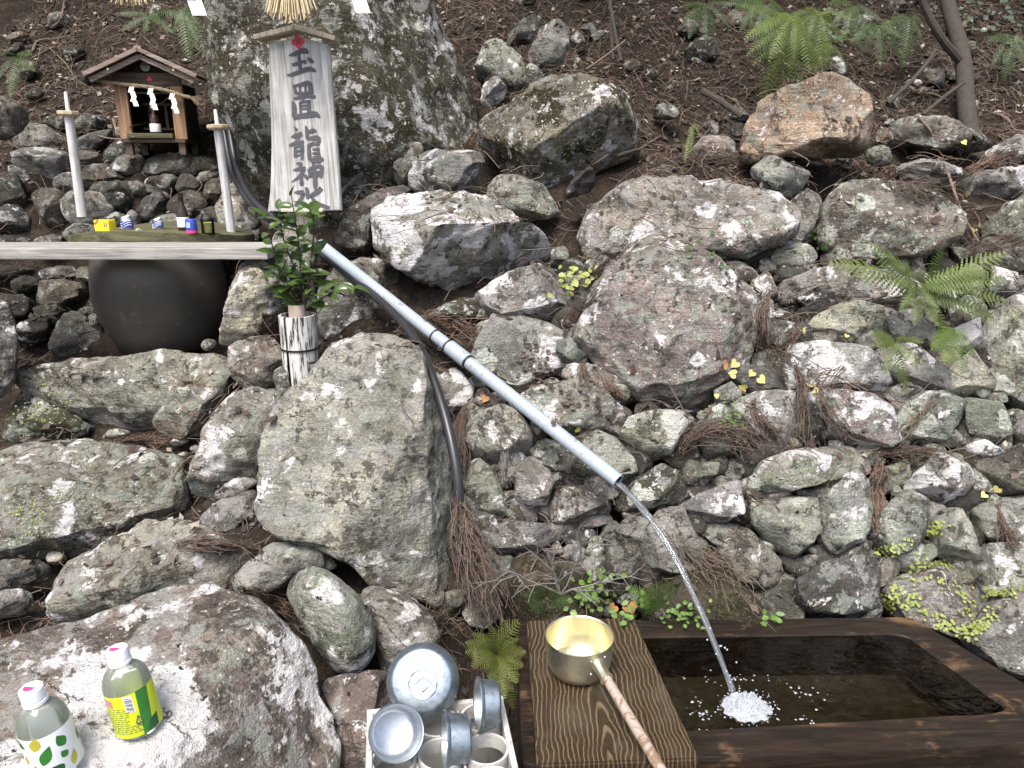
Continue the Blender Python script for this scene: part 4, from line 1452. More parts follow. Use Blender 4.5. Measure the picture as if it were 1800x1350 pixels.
def sign():
    base = at(541, 600, SY + .03)
    s = thing('name_board', 'tall bleached wooden name board with black brush characters on a post', 'sign', base)
    fl = lambda px, py, Y=SY: at(px, py, Y) - base
    left = [(472, 78), (473, 115), (474, 160), (476, 210), (477, 255), (476, 300), (475, 335), (472, 360), (471, 372)]
    right = [(578, 78), (580, 110), (583, 155), (588, 210), (592, 255), (596, 310), (598, 345), (600, 370)]
    loop = left + right[::-1] + [(525, 64)]
    bm = bmesh.new()
    f0 = [bm.verts.new(fl(*p)) for p in loop]
    f1 = [bm.verts.new(fl(*p) + Vector((0, .028, 0))) for p in loop]
    bm.faces.new(f0)
    bm.faces.new(f1[::-1])
    for k in range(len(loop)):
        bm.faces.new((f0[k], f1[k], f1[(k + 1) % len(loop)], f0[(k + 1) % len(loop)]))
    bmesh.ops.recalc_face_normals(bm, faces=bm.faces)
    bmesh.ops.bevel(bm, geom=[e for e in bm.edges if abs(e.verts[0].co.y - e.verts[1].co.y) < .001], offset=.003, segments=2, affect='EDGES')
    me = bpy.data.meshes.new('board')
    bm.to_mesh(me)
    bm.free()
    me.materials.append(M_SIGNWOOD)
    link('board', me, s)
    for a, b, nm in (((455, 68), (525, 51), -1), ((525, 51), (592, 70), 1)):
        p0, p1 = fl(*a, SY + .012), fl(*b, SY + .012)
        d = p1 - p0
        ang = math.atan2(d.z, d.x)
        MB().box((p0 + p1) / 2, (d.length + .006, .085, .014), Matrix.Rotation(-ang, 3, 'Y'), .002).build('cap_slat', M_SIGNEDGE, s)
    p0, p1 = fl(467, 371, SY - .002), fl(600, 371, SY - .002)
    MB().box((p0 + p1) / 2 + Vector((-.004, 0, .002)), ((p1 - p0).length * .55, .012, .008), None, .001).build('bottom_slat', M_SIGNEDGE, s)
    top, bot = fl(541, 360, SY + .045), fl(541, 640, SY + .045)
    MB().box((top + bot) / 2, (.040, .030, (top - bot).length), None, .003).build('post', M_SIGNEDGE, s)
    # brush strokes: (x, y, width) in a close-up measuring grid, 7.94 units to a photograph pixel
    A = [[(455, 378, 12), (520, 362, 50), (620, 318, 62), (690, 315, 74), (735, 345, 20)], [(590, 330, 40), (605, 450, 46), (622, 600, 48)], [(500, 508, 35), (580, 490, 45), (640, 465, 40), (705, 462, 45)],
         [(425, 650, 10), (500, 642, 45), (620, 600, 50), (750, 560, 58), (832, 600, 25)], [(712, 405, 10), (755, 440, 55), (800, 478, 30)],
         [(510, 800, 15), (620, 785, 45), (720, 755, 50), (765, 775, 30)], [(528, 800, 35), (545, 850, 40), (555, 905, 35)], [(755, 760, 50), (760, 830, 60), (778, 910, 40)],
         [(605, 790, 28), (618, 895, 28)], [(690, 775, 32), (690, 895, 28)], [(540, 900, 38), (660, 905, 38), (775, 885, 35)], [(515, 972, 15), (570, 972, 42), (700, 945, 40), (830, 955, 40)],
         [(652, 890, 36), (658, 1040, 30)], [(612, 1020, 28), (625, 1190, 30)], [(735, 995, 45), (742, 1190, 50)], [(612, 1030, 28), (740, 1010, 28)], [(625, 1078, 20), (735, 1068, 24)],
         [(625, 1125, 20), (735, 1118, 24)], [(505, 1018, 20), (530, 1080, 55), (528, 1230, 55)], [(515, 1235, 45), (640, 1222, 65), (760, 1205, 75), (830, 1195, 70), (892, 1240, 25)]]
    Bk = [[(530, 55, 12), (570, 110, 45)], [(485, 208, 12), (560, 175, 45), (645, 158, 55)], [(535, 195, 26), (562, 240, 24)], [(615, 175, 30), (582, 240, 24)],
          [(458, 325, 15), (560, 285, 50), (665, 285, 60)], [(548, 330, 40), (545, 400, 38), (540, 485, 30)], [(640, 310, 45), (642, 430, 45), (640, 525, 30)], [(550, 345, 28), (640, 325, 28)],
          [(555, 402, 24), (635, 390, 24)], [(555, 462, 24), (635, 450, 24)], [(692, 45, 15), (708, 110, 45), (712, 215, 40)], [(715, 145, 30), (790, 112, 48), (845, 130, 25)],
          [(700, 225, 30), (780, 222, 50), (862, 212, 58), (868, 270, 55), (845, 325, 25)], [(720, 325, 30), (770, 305, 45), (828, 290, 45)], [(735, 305, 40), (742, 420, 50), (752, 520, 55)],
          [(752, 520, 45), (840, 535, 55), (900, 520, 75), (948, 520, 20)], [(785, 378, 22), (888, 372, 36)], [(785, 432, 22), (895, 424, 36)], [(790, 488, 26), (905, 485, 42)],
          [(562, 568, 15), (610, 580, 50), (648, 588, 35)], [(515, 668, 12), (600, 648, 45), (690, 645, 55)], [(672, 650, 45), (620, 740, 42), (498, 832, 10)], [(625, 700, 38), (630, 800, 45), (638, 885, 45)],
          [(650, 730, 20), (690, 750, 42), (725, 790, 40)], [(738, 645, 40), (755, 760, 46)], [(745, 645, 30), (840, 620, 42), (925, 615, 45)], [(922, 610, 45), (912, 700, 48), (903, 770, 30)],
          [(755, 702, 28), (910, 690, 30)], [(745, 752, 34), (905, 735, 34)], [(795, 550, 35), (815, 700, 48), (825, 860, 55), (815, 935, 12)],
          [(690, 908, 25), (715, 950, 48), (720, 1065, 40)], [(530, 978, 12), (600, 975, 48), (670, 978, 52)], [(668, 985, 50), (620, 1080, 46), (540, 1172, 35)],
          [(915, 915, 60), (830, 985, 60), (735, 1030, 25)], [(765, 1035, 25), (850, 1130, 52), (1025, 1195, 40)]]
    V, F = [], []
    for oy, strokes in ((50, A), (215, Bk)):
        for st in strokes:
            P = np.array(st, dtype=float)
            C = catmull(P, 10 if len(P) > 2 else 6)
            T = np.gradient(C[:, :2], axis=0)
            T /= np.linalg.norm(T, axis=1, keepdims=True) + 1e-9
            Nn = np.stack([-T[:, 1], T[:, 0]], 1)
            b0 = len(V)
            for c, n in zip(C, Nn):
                for sg in (-1, 1):
                    x, y = c[:2] + n * sg * max(c[2] * 1.14, 10) * .5
                    V.append(tuple(fl(450 + x / 7.94, oy + y / 7.94, SY - .0012 - .00004 * (len(V) % 40))))
            for k in range(len(C) - 1):
                F.append((b0 + 2 * k, b0 + 2 * k + 1, b0 + 2 * k + 3, b0 + 2 * k + 2))
    link('lettering', mesh_np('lettering', V, F, M_INK, False), s)
    c = MB()
    ctr = fl(524, 73.5, SY - .0015)
    for k in range(4):
        b = R(90 * k + 8)
        c.lathe([(0, -.0006), (.0085, -.0004), (.0095, 0), (0, 0)], 12, ctr + Vector((.0115 * math.cos(b), 0, .0115 * math.sin(b))), Matrix.Rotation(R(90), 3, 'X'))
    cr = c.build('crest', M_RED, s)
    MB().lathe([(0, -.001), (.0045, -.001), (.0045, 0), (0, 0)], 10, ctr + Vector((0, -.001, 0)), Matrix.Rotation(R(90), 3, 'X')).build('crest_centre', M_INK, cr)


sign()

# ------------------------------------------------------------------ sacred rope overhead: only tassel and streamer ends hang into view
rp = thing('sacred_rope', 'straw rope strung over the boulder with straw tassels and white paper streamers', 'rope', at(500, -60, 2.5))
b0 = at(500, -60, 2.5)
path = catmull([at(x, y, Y) - b0 for x, y, Y in ((-150, -150, 2.7), (100, -70, 2.55), (350, -48, 2.5), (620, -50, 2.5), (900, -95, 2.6), (1150, -230, 2.9))], 90)
for ph in (0, 2.1, 4.2):
    off = np.array([[0, .014 * math.cos(k * .7 + ph), .014 * math.sin(k * .7 + ph)] for k in range(90)])
    MB().tube(path + off, .016, 8).build('strand', M_STRAW, rp, smooth=True)
for px, py, w, n in ((511, 40, 44, 110), (232, 14, 40, 70)):
    top = at(px, -48, 2.49) - b0
    V, F = [], []
    for k in range(n):
        a = rnd.uniform(-1, 1)
        e = at(px + a * w + rnd.uniform(-6, 6), py - abs(a) ** 2 * 14 - rnd.uniform(0, 18), 2.48 + rnd.uniform(-.03, .03)) - b0
        s0 = top + Vector((a * .012, rnd.uniform(-.012, .012), 0))
        md = s0.lerp(e, .5) + Vector((a * .008, -.004, .004))
        v, f = tube_np(catmull([s0, md, e], 5), [.0021, .0021, .0020, .0019, .0016], 5)
        F += [tuple(i + len(V) for i in q) for q in f]
        V += [tuple(x) for x in v]
    link('straw_tassel', mesh_np('straw_tassel', V, F, M_STRAW), rp)
for px, py in ((346, 26), (632, 22)):
    p = at(px, py, 2.47) - b0
    h = .17
    streamer(rp, (p.x - .015, p.y, p.z + h), h, .042)

# ------------------------------------------------------------------ bamboo vase and leafy branch
vb = at(534, 700, 2.2)
vt = at(533, 553, 2.2)
vz = thing('bamboo_vase', 'split weathered black and white bamboo vase standing behind the central boulder', 'vase', vb)
H = vt.z - vb.z
bm = MB()
seg = 40
prof = [(.050, 0), (.052, H * .5), (.0535, H), (.046, H), (.046, H * .6)]
t = bmesh.new()
rings = [[t.verts.new((r * math.cos(a), r * math.sin(a), z)) for a in np.linspace(R(-112), R(-112) + 2 * math.pi - R(9), seg)] for r, z in prof]
for a, b in zip(rings[:-1], rings[1:]):
    for k in range(seg - 1):
        t.faces.new((a[k], a[k + 1], b[k + 1], b[k]))
bm._add(t)
bm.build('bamboo', M_BAMBOO, vz, smooth=True)
MB().lathe([(.045, 0), (.045, H * .9)], 24).build('dark_core', M_DARKWOOD, vz, smooth=True)
zz = (at(533, 611, 2.2) - vb).z
MB().lathe([(.0515, zz - .002), (.0555, zz - .002), (.0555, zz + .003), (.0515, zz + .003)], 32, closed=True).build('wire_band', M_WIRE, vz, smooth=True)
MB().lathe([(0, H * .5), (.024, H * .5), (.024, H + .030), (.0205, H + .030), (.0205, H * .8), (0, H * .8)], 24).build('inner_tube', M_BARREL, vz, smooth=True)


def leaf_mesh(name, L, Wd, fold=.25, curl=.35, mat=None, seed=0, n=7, tip=1.0):
    """blade along +y, folded on its midrib, curling down towards the tip"""
    rs = random.Random(seed)
    V, F = [], []
    for i in range(n + 1):
        s = i / n
        w = Wd * (math.sin(math.pi * min(1, s ** .75)) ** .8) * .5 if 0 < i < n else .0006
        y = L * s
        z = -curl * L * s * s
        for a in (-1, -.5, 0, .5, 1):
            V.append((a * w, y, z + abs(a) * w * fold * 2 + rs.uniform(-.0004, .0004)))
    for i in range(n):
        for k in range(4):
            F.append((i * 5 + k, i * 5 + k + 1, (i + 1) * 5 + k + 1, (i + 1) * 5 + k))
    return mesh_np(name, V, F, mat)


cam_leaves = [leaf_mesh('leaf', .054 + .006 * k, .029 + .002 * k, .16, .12 + .12 * k, M_CAMELLIA, k) for k in range(4)]


def branch():
    b = at(533, 545, 2.2)
    o = thing('evergreen_branch', 'leafy evergreen branch with glossy leaves standing in the bamboo vase', 'branch', b)
    twigs = [[(533, 548), (529, 490), (524, 420), (512, 345)], [(533, 545), (505, 500), (485, 455), (468, 385)], [(533, 545), (552, 505), (590, 500), (622, 505)],
             [(533, 545), (510, 520), (490, 480)], [(533, 545), (545, 470), (552, 400), (545, 368)], [(530, 500), (500, 425), (490, 370)], [(533, 545), (565, 525), (585, 512)]]
    rr = random.Random(12)
    for ti, tw in enumerate(twigs):
        dY = rr.uniform(-.06, .04)
        P = catmull([at(x, y, 2.2 + dY * (i / len(tw))) - b for i, (x, y) in enumerate(tw)], 26)
        MB().tube(P, np.linspace(.0032, .0013, 26), 6).build('twig', M_BARK, o, smooth=True)
        nleaf = [19, 15, 11, 13, 14, 10, 9][ti]
        for k in range(nleaf):
            s = .22 + .78 * k / (nleaf - 1)
            p = Vector(P[int(s * 25)])
            tg = Vector(P[min(25, int(s * 25) + 1)] - P[max(0, int(s * 25) - 1)]).normalized()
            side = Vector((math.cos(k * 2.4 + ti), math.sin(k * 2.4 + ti) * .8 - .25, rr.uniform(-.15, .45)))
            d = (side + tg * (.35 if k < nleaf - 1 else 1.4)).normalized()
            nrm = (Vector((0, -.45, 1)) - d * d.dot(Vector((0, -.45, 1)))).normalized()
            x = d.cross(nrm)
            lf = link('leaf', cam_leaves[rr.randrange(4)], o)
            M = Matrix((x, d, nrm)).transposed().to_4x4()
            lf.matrix_local = Matrix.Translation(p) @ M @ Matrix.Rotation(rr.uniform(-.5, .5), 4, 'Y') @ Matrix.Scale(rr.uniform(.65, .98), 4)


branch()

# ------------------------------------------------------------------ water pipe and hoses
ps, pe = at(563, 430, 2.47), at(1087, 846, 1.69)
pd = (pe - ps).normalized()
PL = (pe - ps).length
pp = thing('water_pipe', 'blue grey plastic water pipe slanting down over the wall', 'pipe', ps)
rot = frame(pd)


def along(px):
    best = min(np.linspace(0, 1, 400), key=lambda t: abs(900 + FPX * (ps + (pe - ps) * t).x / ((ps + (pe - ps) * t) - EYE).dot(FWD) - px))
    return best * PL


c0, c1 = along(790), along(822)
r = .0178
MB().lathe([(0, .0), (r, 0), (r, c0 + .005)], 24, (0, 0, 0), rot).build('upper_length', M_PIPE, pp, smooth=True)
MB().lathe([(r, c0), (r * 1.2, c0), (r * 1.2, c1), (r, c1)], 24, (0, 0, 0), rot).build('coupling', M_PIPE, pp, smooth=True)
MB().lathe([(r, c1 - .005), (r, PL), (r * .83, PL), (r * .83, PL - .09)], 24, (0, 0, 0), rot).build('lower_length', M_PIPE, pp, smooth=True)
MB().lathe([(r * .82, PL - .003), (r * .82, PL - .09), (0, PL - .09)], 24, (0, 0, 0), rot).build('bore', M_PIPEIN, pp, smooth=True)
for d in (along(765), c0 - .006, c1 + .004):
    MB().lathe([(r * 1.02, d - .002), (r * 1.14, d - .002), (r * 1.14, d + .002), (r * 1.02, d + .002)], 20, (0, 0, 0), rot, True).build('wire_tie', M_WIRE, pp, smooth=True)


def hose(pts, rad, lab):
    P = [at(*p) for p in pts]
    C = catmull(P, 70)
    return MB().tube(C - np.array(P[0]), rad, 12).build('black_hose', M_HOSE, None, P[0], smooth=True, label=lab, cat='hose')


hose([(392, 150, 3.0), (404, 230, 2.95), (418, 300, 2.85), (448, 355, 2.72), (500, 395, 2.62), (560, 440, 2.55), (640, 505, 2.30), (700, 560, 2.10), (738, 612, 1.97), (762, 668, 1.86), (786, 745, 1.76), (803, 830, 1.69), (808, 900, 1.66), (812, 1000, 1.62)], .0125,
     'black hose running under the pipe and down beside the central boulder')
hose([(384, 170, 3.02), (396, 240, 2.98), (408, 300, 2.88), (436, 352, 2.76), (480, 390, 2.70), (535, 430, 2.68)], .0115, 'second black hose against the sacred boulder beside the shrine')
# ------------------------------------------------------------------ trough
TZ = .57


def loop_pts(corners, n, rad):
    """closed loop of 4n points through four corners with rounded corners (rad as a share of the side)"""
    out = []
    for i in range(4):
        a, b, c = Vector(corners[i - 1]), Vector(corners[i]), Vector(corners[(i + 1) % 4])
        p0, p1 = b.lerp(a, rad), b.lerp(c, rad)
        m = n // 2
        for k in range(m):
            t = k / (m - 1)
            out.append(p0.lerp(b, t).lerp(b.lerp(p1, t), t))
        q = c.lerp(b, rad)
        for k in range(1, n - m + 1):
            out.append(p1.lerp(q, k / (n - m + 1)))
    return out


INNER = [tuple(atz(1590, 1112, TZ).xy), tuple(atz(1779, 1250, TZ).xy), (.155, 1.205), (.150, 1.515)]
OUTER = [tuple(atz(1603, 1084, TZ).xy), (1.135, 1.195), (.016, 1.128), (.014, 1.575)]


def silt_mat():
    t = NT('grey_green_silt')
    v = t.coord(False)
    a = t.noise(v, 7, 6, .7, .4)
    b_ = t.noise(v, 45, 4, .7)
    c = t.ramp(t.math('ADD', t.math('MULTIPLY', a, .75), t.math('MULTIPLY', b_, .25)), [(.36, (.022, .016, .010)), (.5, (.060, .055, .040)), (.64, (.10, .098, .078))])
    return t.done(c, .9, t.bump(b_, .4, .004))


def trough():
    o = thing('water_trough', 'hollowed dark wet wooden water trough full of spring water', 'trough', (.55, 1.38, .22))
    n = 16
    org = np.array(o.location)
    lo, li = loop_pts(OUTER, n, .03), loop_pts(INNER, n, .09)
    N = len(lo)
    nz = np.random.RandomState(2)
    rings = []

    def ring(lp, z, s=1.0, j=0.0):
        c = sum((Vector(p) for p in lp), Vector((0, 0))) / len(lp)
        rings.append([(*(c + (Vector(p) - c) * s), z + nz.uniform(-j, j)) for p in lp])

    ring(lo, .23)
    ring(lo, TZ - .012, 1.0, .001)
    ring(lo, TZ - .003, .997, .001)
    ring(lo, TZ, .990, .001)
    mid = [tuple(Vector(a).lerp(Vector(b), .5)) for a, b in zip(lo, li)]
    ring(mid, TZ - .001, 1, .0015)
    ring(li, TZ - .002, 1.012, .001)
    ring(li, TZ - .008, 1.0)
    ring(li, TZ - .09, .97)
    ring(li, TZ - .105, .93)
    ring(li, TZ - .11, .5)
    V = [np.array(p) - org for rg in rings for p in rg]
    F = []
    for i in range(len(rings) - 1):
        for k in range(N):
            k2 = (k + 1) % N
            F.append((i * N + k, i * N + k2, (i + 1) * N + k2, (i + 1) * N + k))
    b = len(V)
    V.append(np.mean(V[-N:], axis=0))
    for k in range(N):
        F.append((b - N + k, b - N + (k + 1) % N, b, b))
    V, F = np.array(V), np.array(F)
    me = bpy.data.meshes.new('basin')
    me.from_pydata([tuple(v) for v in V], [], [tuple(dict.fromkeys(f)) for f in F.tolist()])
    b2 = bmesh.new()
    b2.from_mesh(me)
    bmesh.ops.recalc_face_normals(b2, faces=b2.faces)
    b2.to_mesh(me)
    b2.free()
    me.polygons.foreach_set('use_smooth', np.ones(len(me.polygons), dtype=bool))
    me.set_sharp_from_angle(angle=R(35))
    me.materials.append(M_TROUGH)
    link('basin', me, o)
    # silt on the floor of the basin
    c = sum((Vector(p) for p in li), Vector((0, 0))) / N
    sv = [(*(c + (Vector(p) - c) * .935), TZ - .1035) for p in li] + [(*(c + (Vector(p) - c) * .5), TZ - .100) for p in li] + [(*c, TZ - .099)]
    sf = [(k, (k + 1) % N, N + (k + 1) % N, N + k) for k in range(N)] + [(N + k, N + (k + 1) % N, 2 * N, 2 * N) for k in range(N)]
    me = bpy.data.meshes.new('silt')
    me.from_pydata([tuple(np.array(v) - org) for v in sv], [], [tuple(dict.fromkeys(f)) for f in sf])
    me.materials.append(silt_mat())
    link('silt', me, o)
    for x in (-.35, .42):
        MB().box((x, 0, -.03), (.14, .30, .10), None, .01).build('bearer', M_OLDWOOD, o)
    return li


LI = trough()
WZ = TZ - .006
land = atz(1288, 1215, WZ)


def water():
    c = Vector((.6, 1.38))
    nr, N = 90, len(LI)
    # re-sample the loop finely
    fine = []
    for k in range(N):
        for s in range(3):
            fine.append(Vector(LI[k]).lerp(Vector(LI[(k + 1) % N]), s / 3))
    N = len(fine)
    V, F = [], []
    for i in range(nr + 1):
        s = i / nr
        for p in fine:
            q = c + (Vector(p) - c) * s * 1.001
            V.append((q.x, q.y, 0))
    V = np.array(V)
    d = np.hypot(V[:, 0] - land.x, V[:, 1] - land.y)
    w = .0005 * np.sin(d * 2 * math.pi / .034) * np.exp(-d / .16) * np.clip(d / .03, 0, 1)
    w = w + + .0004 * fbm(np.stack([V[:, 0] * 22, V[:, 1] * 34, d * 9], 1), 3)
    V[:, 2] = WZ + w
    for i in range(nr):
        for k in range(N):
            k2 = (k + 1) % N
            F.append((i * N + k2, (i + 1) * N + k2, (i + 1) * N + k, i * N + k))
    link('water', mesh_np('water', V, F, M_WATER), kind='structure')


water()


def stream():
    o = thing('water_stream', 'clear jet of water falling from the pipe mouth into the trough', 'water stream', pe)
    a = pe + Vector((0, 0, -.007))
    T = 1.0
    hv = Vector(((land.x - a.x), (land.y - a.y), 0))
    n = 60
    rs = np.random.RandomState(4)
    for s in range(3):
        ph = s * 2.09
        P, rad = [], []
        for k in range(n):
            t = k / (n - 1)
            z = a.z - .18 * t * (a.z - WZ) / 1.0 - (a.z - WZ) * .82 * t * t
            p = a + hv * t
            p.z = z
            tw = .0046 * (1 - .25 * t)
            p = p + Vector((tw * math.cos(ph + t * 8 + .4 * math.sin(t * 17 + s)), tw * math.sin(ph + t * 8), 0))
            P.append(p - pe)
            rad.append((.0045 - .0014 * t) * (1 + .16 * math.sin(t * 23 + s * 2) + .10 * math.sin(t * 51 + s)))
        MB().tube(P, rad, 10).build('strand', M_STREAM, o, smooth=True)
    # loose drops beside the jet
    m = MB()
    for k in range(12):
        t = rs.uniform(.8, 1)
        p = a + hv * t
        p.z = a.z - (a.z - WZ) * (.18 * t + .82 * t * t) + .01
        q = p + Vector(rs.normal(size=3) * .012) - pe
        m.lathe([(0, -.0025), (.0018, -.001), (.002, .0005), (0, .0028)], 7, q)
    m.build('drop', M_FOAM, o, smooth=True)


stream()


def foam():
    S, Fc = ico(2)
    rs = np.random.RandomState(8)
    c = atz(1312, 1243, WZ)
    V, F = [], []

    def bub(x, y, z, r, fl=.75):
        b = sum(len(v) for v in V)
        V.append(S * r * np.array([1, 1, fl]) + np.array([x, y, z]))
        F.append(Fc + b)

    nr, na = 26, 64
    DV, DF = [], []
    for i in range(nr + 1):
        for k in range(na):
            a, r = 2 * math.pi * k / na, i / nr
            DV.append((math.cos(a) * r, math.sin(a) * r, 0))
    DV = np.array(DV)
    rr = np.hypot(DV[:, 0], DV[:, 1])
    rag = 1 + .30 * fbm(np.stack([DV[:, 0] * 3, DV[:, 1] * 3, rr * 0], 1), 3)
    hz = .021 * np.clip(1 - rr ** 1.5, 0, 1) * (1 + 1.1 * fbm(DV * 9 + 3, 4, .8)) - .002
    DV = np.stack([c.x + DV[:, 0] * .050 * rag, c.y + DV[:, 1] * .044 * rag, WZ + hz], 1)
    for i in range(nr):
        for k in range(na):
            k2 = (k + 1) % na
            q = (i * na + k, (i + 1) * na + k, (i + 1) * na + k2, i * na + k2)
            DF += [(q[0], q[1], q[2]), (q[0], q[2], q[3])]
    V.append(DV)
    F.append(np.array(DF))
    for k in range(420):
        a, r = rs.uniform(0, 6.283), abs(rs.normal()) * .6
        if r > 1.35:
            continue
        x, y = c.x + r * .052 * math.cos(a), c.y + r * .046 * math.sin(a)
        bub(x, y, WZ + max(0, .014 * (1 - r)) + rs.uniform(0, .004), rs.uniform(.0007, .0020))
    for k in range(30):
        a, r = rs.uniform(0, 6.283), rs.uniform(.4, 1.4)
        bub(c.x + r * .05 * math.cos(a), c.y + r * .045 * math.sin(a), WZ + rs.uniform(.005, .05) * math.exp(-r), rs.uniform(.0007, .0018))
    for px, py, n, sp in ((1228, 1252, 40, .016), (1240, 1285, 16, .012), (1405, 1215, 26, .018), (1440, 1222, 12, .014), (1365, 1198, 12, .014), (1408, 1262, 14, .009), (1430, 1272, 10, .007), (1260, 1195, 20, .02),
                          (1300, 1190, 14, .015), (1340, 1192, 10, .012), (1490, 1197, 5, .005), (1205, 1192, 5, .004), (1438, 1248, 4, .003), (1218, 1232, 16, .012), (1280, 1285, 12, .01)):
        p = atz(px, py, WZ)
        for k in range(int(n * .55)):
            bub(p.x + rs.normal() * sp, p.y + rs.normal() * sp * .6, WZ - .0006, rs.uniform(.0010, .0034), .45)
    link('splash_foam', mesh_np('splash_foam', np.vstack(V), np.vstack(F), M_FOAM), None, None, 'white foam and bubbles where the jet strikes the trough water', 'foam', None, 'stuff')


foam()

# ------------------------------------------------------------------ grained board with the ladle
BZ = .622
bc = [atz(926, 1090, BZ), atz(1114, 1084, BZ), atz(1230, 1334, BZ), atz(944, 1345, BZ)]
bo = sum(bc, Vector()) / 4
b = bmesh.new()
tp = [b.verts.new(p - bo) for p in bc]
bt = [b.verts.new(p - bo + Vector((0, 0, -.045))) for p in bc]
b.faces.new(tp)
b.faces.new(bt[::-1])
for k in range(4):
    b.faces.new((tp[k], bt[k], bt[(k + 1) % 4], tp[(k + 1) % 4]))
bmesh.ops.recalc_face_normals(b, faces=b.faces)
bmesh.ops.bevel(b, geom=b.edges[:], offset=.004, segments=2, affect='EDGES')
me = bpy.data.meshes.new('ladle_board')
b.to_mesh(me)
b.free()
me.materials.append(M_BOARD)
link('ladle_board', me, None, bo, 'dark wet board with swirling pale grain lying across the trough end', 'board')

lb = atz(1017, 1180, BZ + .002)
ld = thing('ladle', 'gold lined metal ladle with peeling wooden handle resting on the grained board', 'ladle', lb)
rB, hB = .0665, .082
MB().lathe([(0, 0), (rB * .55, 0), (rB * .78, .006), (rB * .93, .022), (rB * .985, .045), (rB, hB - .002), (rB * 1.03, hB), (rB * 1.02, hB + .002), (rB * .99, hB)], 48).build('bowl', M_GOLDOUT, ld, smooth=True)
MB().lathe([(rB * .99, hB), (rB * .965, .045), (rB * .90, .022), (rB * .74, .010), (rB * .5, .006), (0, .006)], 48).build('gold_lining', M_GOLDIN, ld, smooth=True)
MB().lathe([(rB * .885, .020), (0, .020)], 32).build('water_in_bowl', M_GLASS, ld, smooth=True)
h0 = Vector((.030, -.055, .058))
he = atz(1160, 1350, BZ + .020) - lb
hd = (he - h0).normalized()
rt = frame(hd)
HL = (he - h0).length + .10
MB().lathe([(0, -.004), (.013, -.004), (.013, .004), (.0115, .008), (.0115, .036), (.0130, .037), (.0130, .042), (.0105, .043), (0, .043)], 20, h0, rt).build('socket', M_GOLDIN, ld, smooth=True)
MB().lathe([(0, .040), (.0092, .040), (.0098, HL * .5), (.0092, HL), (0, HL)], 16, h0, rt).build('handle', M_HANDLE, ld, smooth=True)
for dx in (-.014, .016):
    for dz in (.012, -.016):
        d = Vector((h0.x + dx * .9, h0.y + dx * .45, 0)).normalized()
        MB().lathe([(0, .003), (.0026, .002), (.0034, 0), (0, -.001)], 10, d * rB * .985 + Vector((0, 0, .055 + dz)), frame(d)).build('rivet', M_ALUIN, ld, smooth=True)

# ------------------------------------------------------------------ bottle crate
CZ = .70
co = atz(884, 1222, CZ)
cr = thing('bottle_crate', 'off white plastic bottle crate with round cells beside the trough', 'crate', co, (0, 0, R(9)))
sp_ = .074
NX, NY = 3, 4
Wc, Dc = NX * sp_ + .014, NY * sp_ + .014


def band(m, x, y, r, z0, z1, th=.004, seg=28):
    m.lathe([(r, z0), (r, z1), (r - th, z1), (r - th, z0)], seg, (x, y, 0), None, True)


for i in range(NX):
    for j in range(NY):
        m = MB()
        band(m, -.007 - sp_ * (i + .5), -.007 - sp_ * (j + .5), sp_ * .49, -.030, -.004 - .0004 * ((i + j) % 2))
        m.build('cell_ring', M_CRATE, cr, smooth=True)
for y in (-.006, -Dc + .006):
    MB().box((-Wc / 2, y, -.014), (Wc, .010, .030), None, .002).build('rim_rail', M_CRATE, cr)
for x in (-.006, -Wc + .006):
    MB().box((x, -Dc / 2, -.014), (.010, Dc - .022, .030), None, .002).build('rim_rail', M_CRATE, cr)
for i in range(1, NX):
    MB().box((-.007 - sp_ * i, -Dc / 2, -.020), (.004, Dc - .024, .016)).build('rib', M_CRATE, cr)
for j in range(1, NY):
    MB().box((-Wc / 2, -.007 - sp_ * j, -.024), (Wc - .024, .004, .012)).build('rib', M_CRATE, cr)
for y in (-.004, -Dc + .004):
    MB().box((-Wc / 2, y, -.15), (Wc, .006, .24)).build('side_panel', M_CRATE, cr)
for x in (-.004, -Wc + .004):
    MB().box((x, -Dc / 2, -.15), (.006, Dc - .016, .24)).build('side_panel', M_CRATE, cr)
MB().box((-Wc / 2, -Dc / 2, -.265), (Wc, Dc, .008)).build('bottom', M_CRATE, cr)
MB().box((-Wc / 2, -Dc / 2, -.40), (Wc * 1.05, Dc * 1.05, .262), None, .02).build('stone_block', plain('rough_stone', (.12, .11, .1), .9, bump=.6), None, co, label='grey block of stone carrying the bottle crate', cat='stone block')


def cup(name, c, axis, r, h, lab, roll=0):
    """c: centre of the mouth; axis: direction the mouth faces"""
    o = thing(name, lab, 'cup', c)
    rt = frame(axis)
    MB().lathe([(0, -h), (r * .72, -h), (r * .86, -h + .004), (r * .90, -h * .6), (r * .93, -.006), (r * 1.02, -.003), (r * 1.04, 0), (r * 1.02, .001), (r * .98, 0)], 40, (0, 0, 0), rt).build('shell', M_ALU, o, smooth=True)
    MB().lathe([(r * .98, 0), (r * .90, -.006), (r * .87, -h * .6), (r * .82, -h + .008), (r * .70, -h + .004), (0, -h + .0035)], 40, (0, 0, 0), rt).build('inner_face', M_ALUIN, o, smooth=True)
    return o


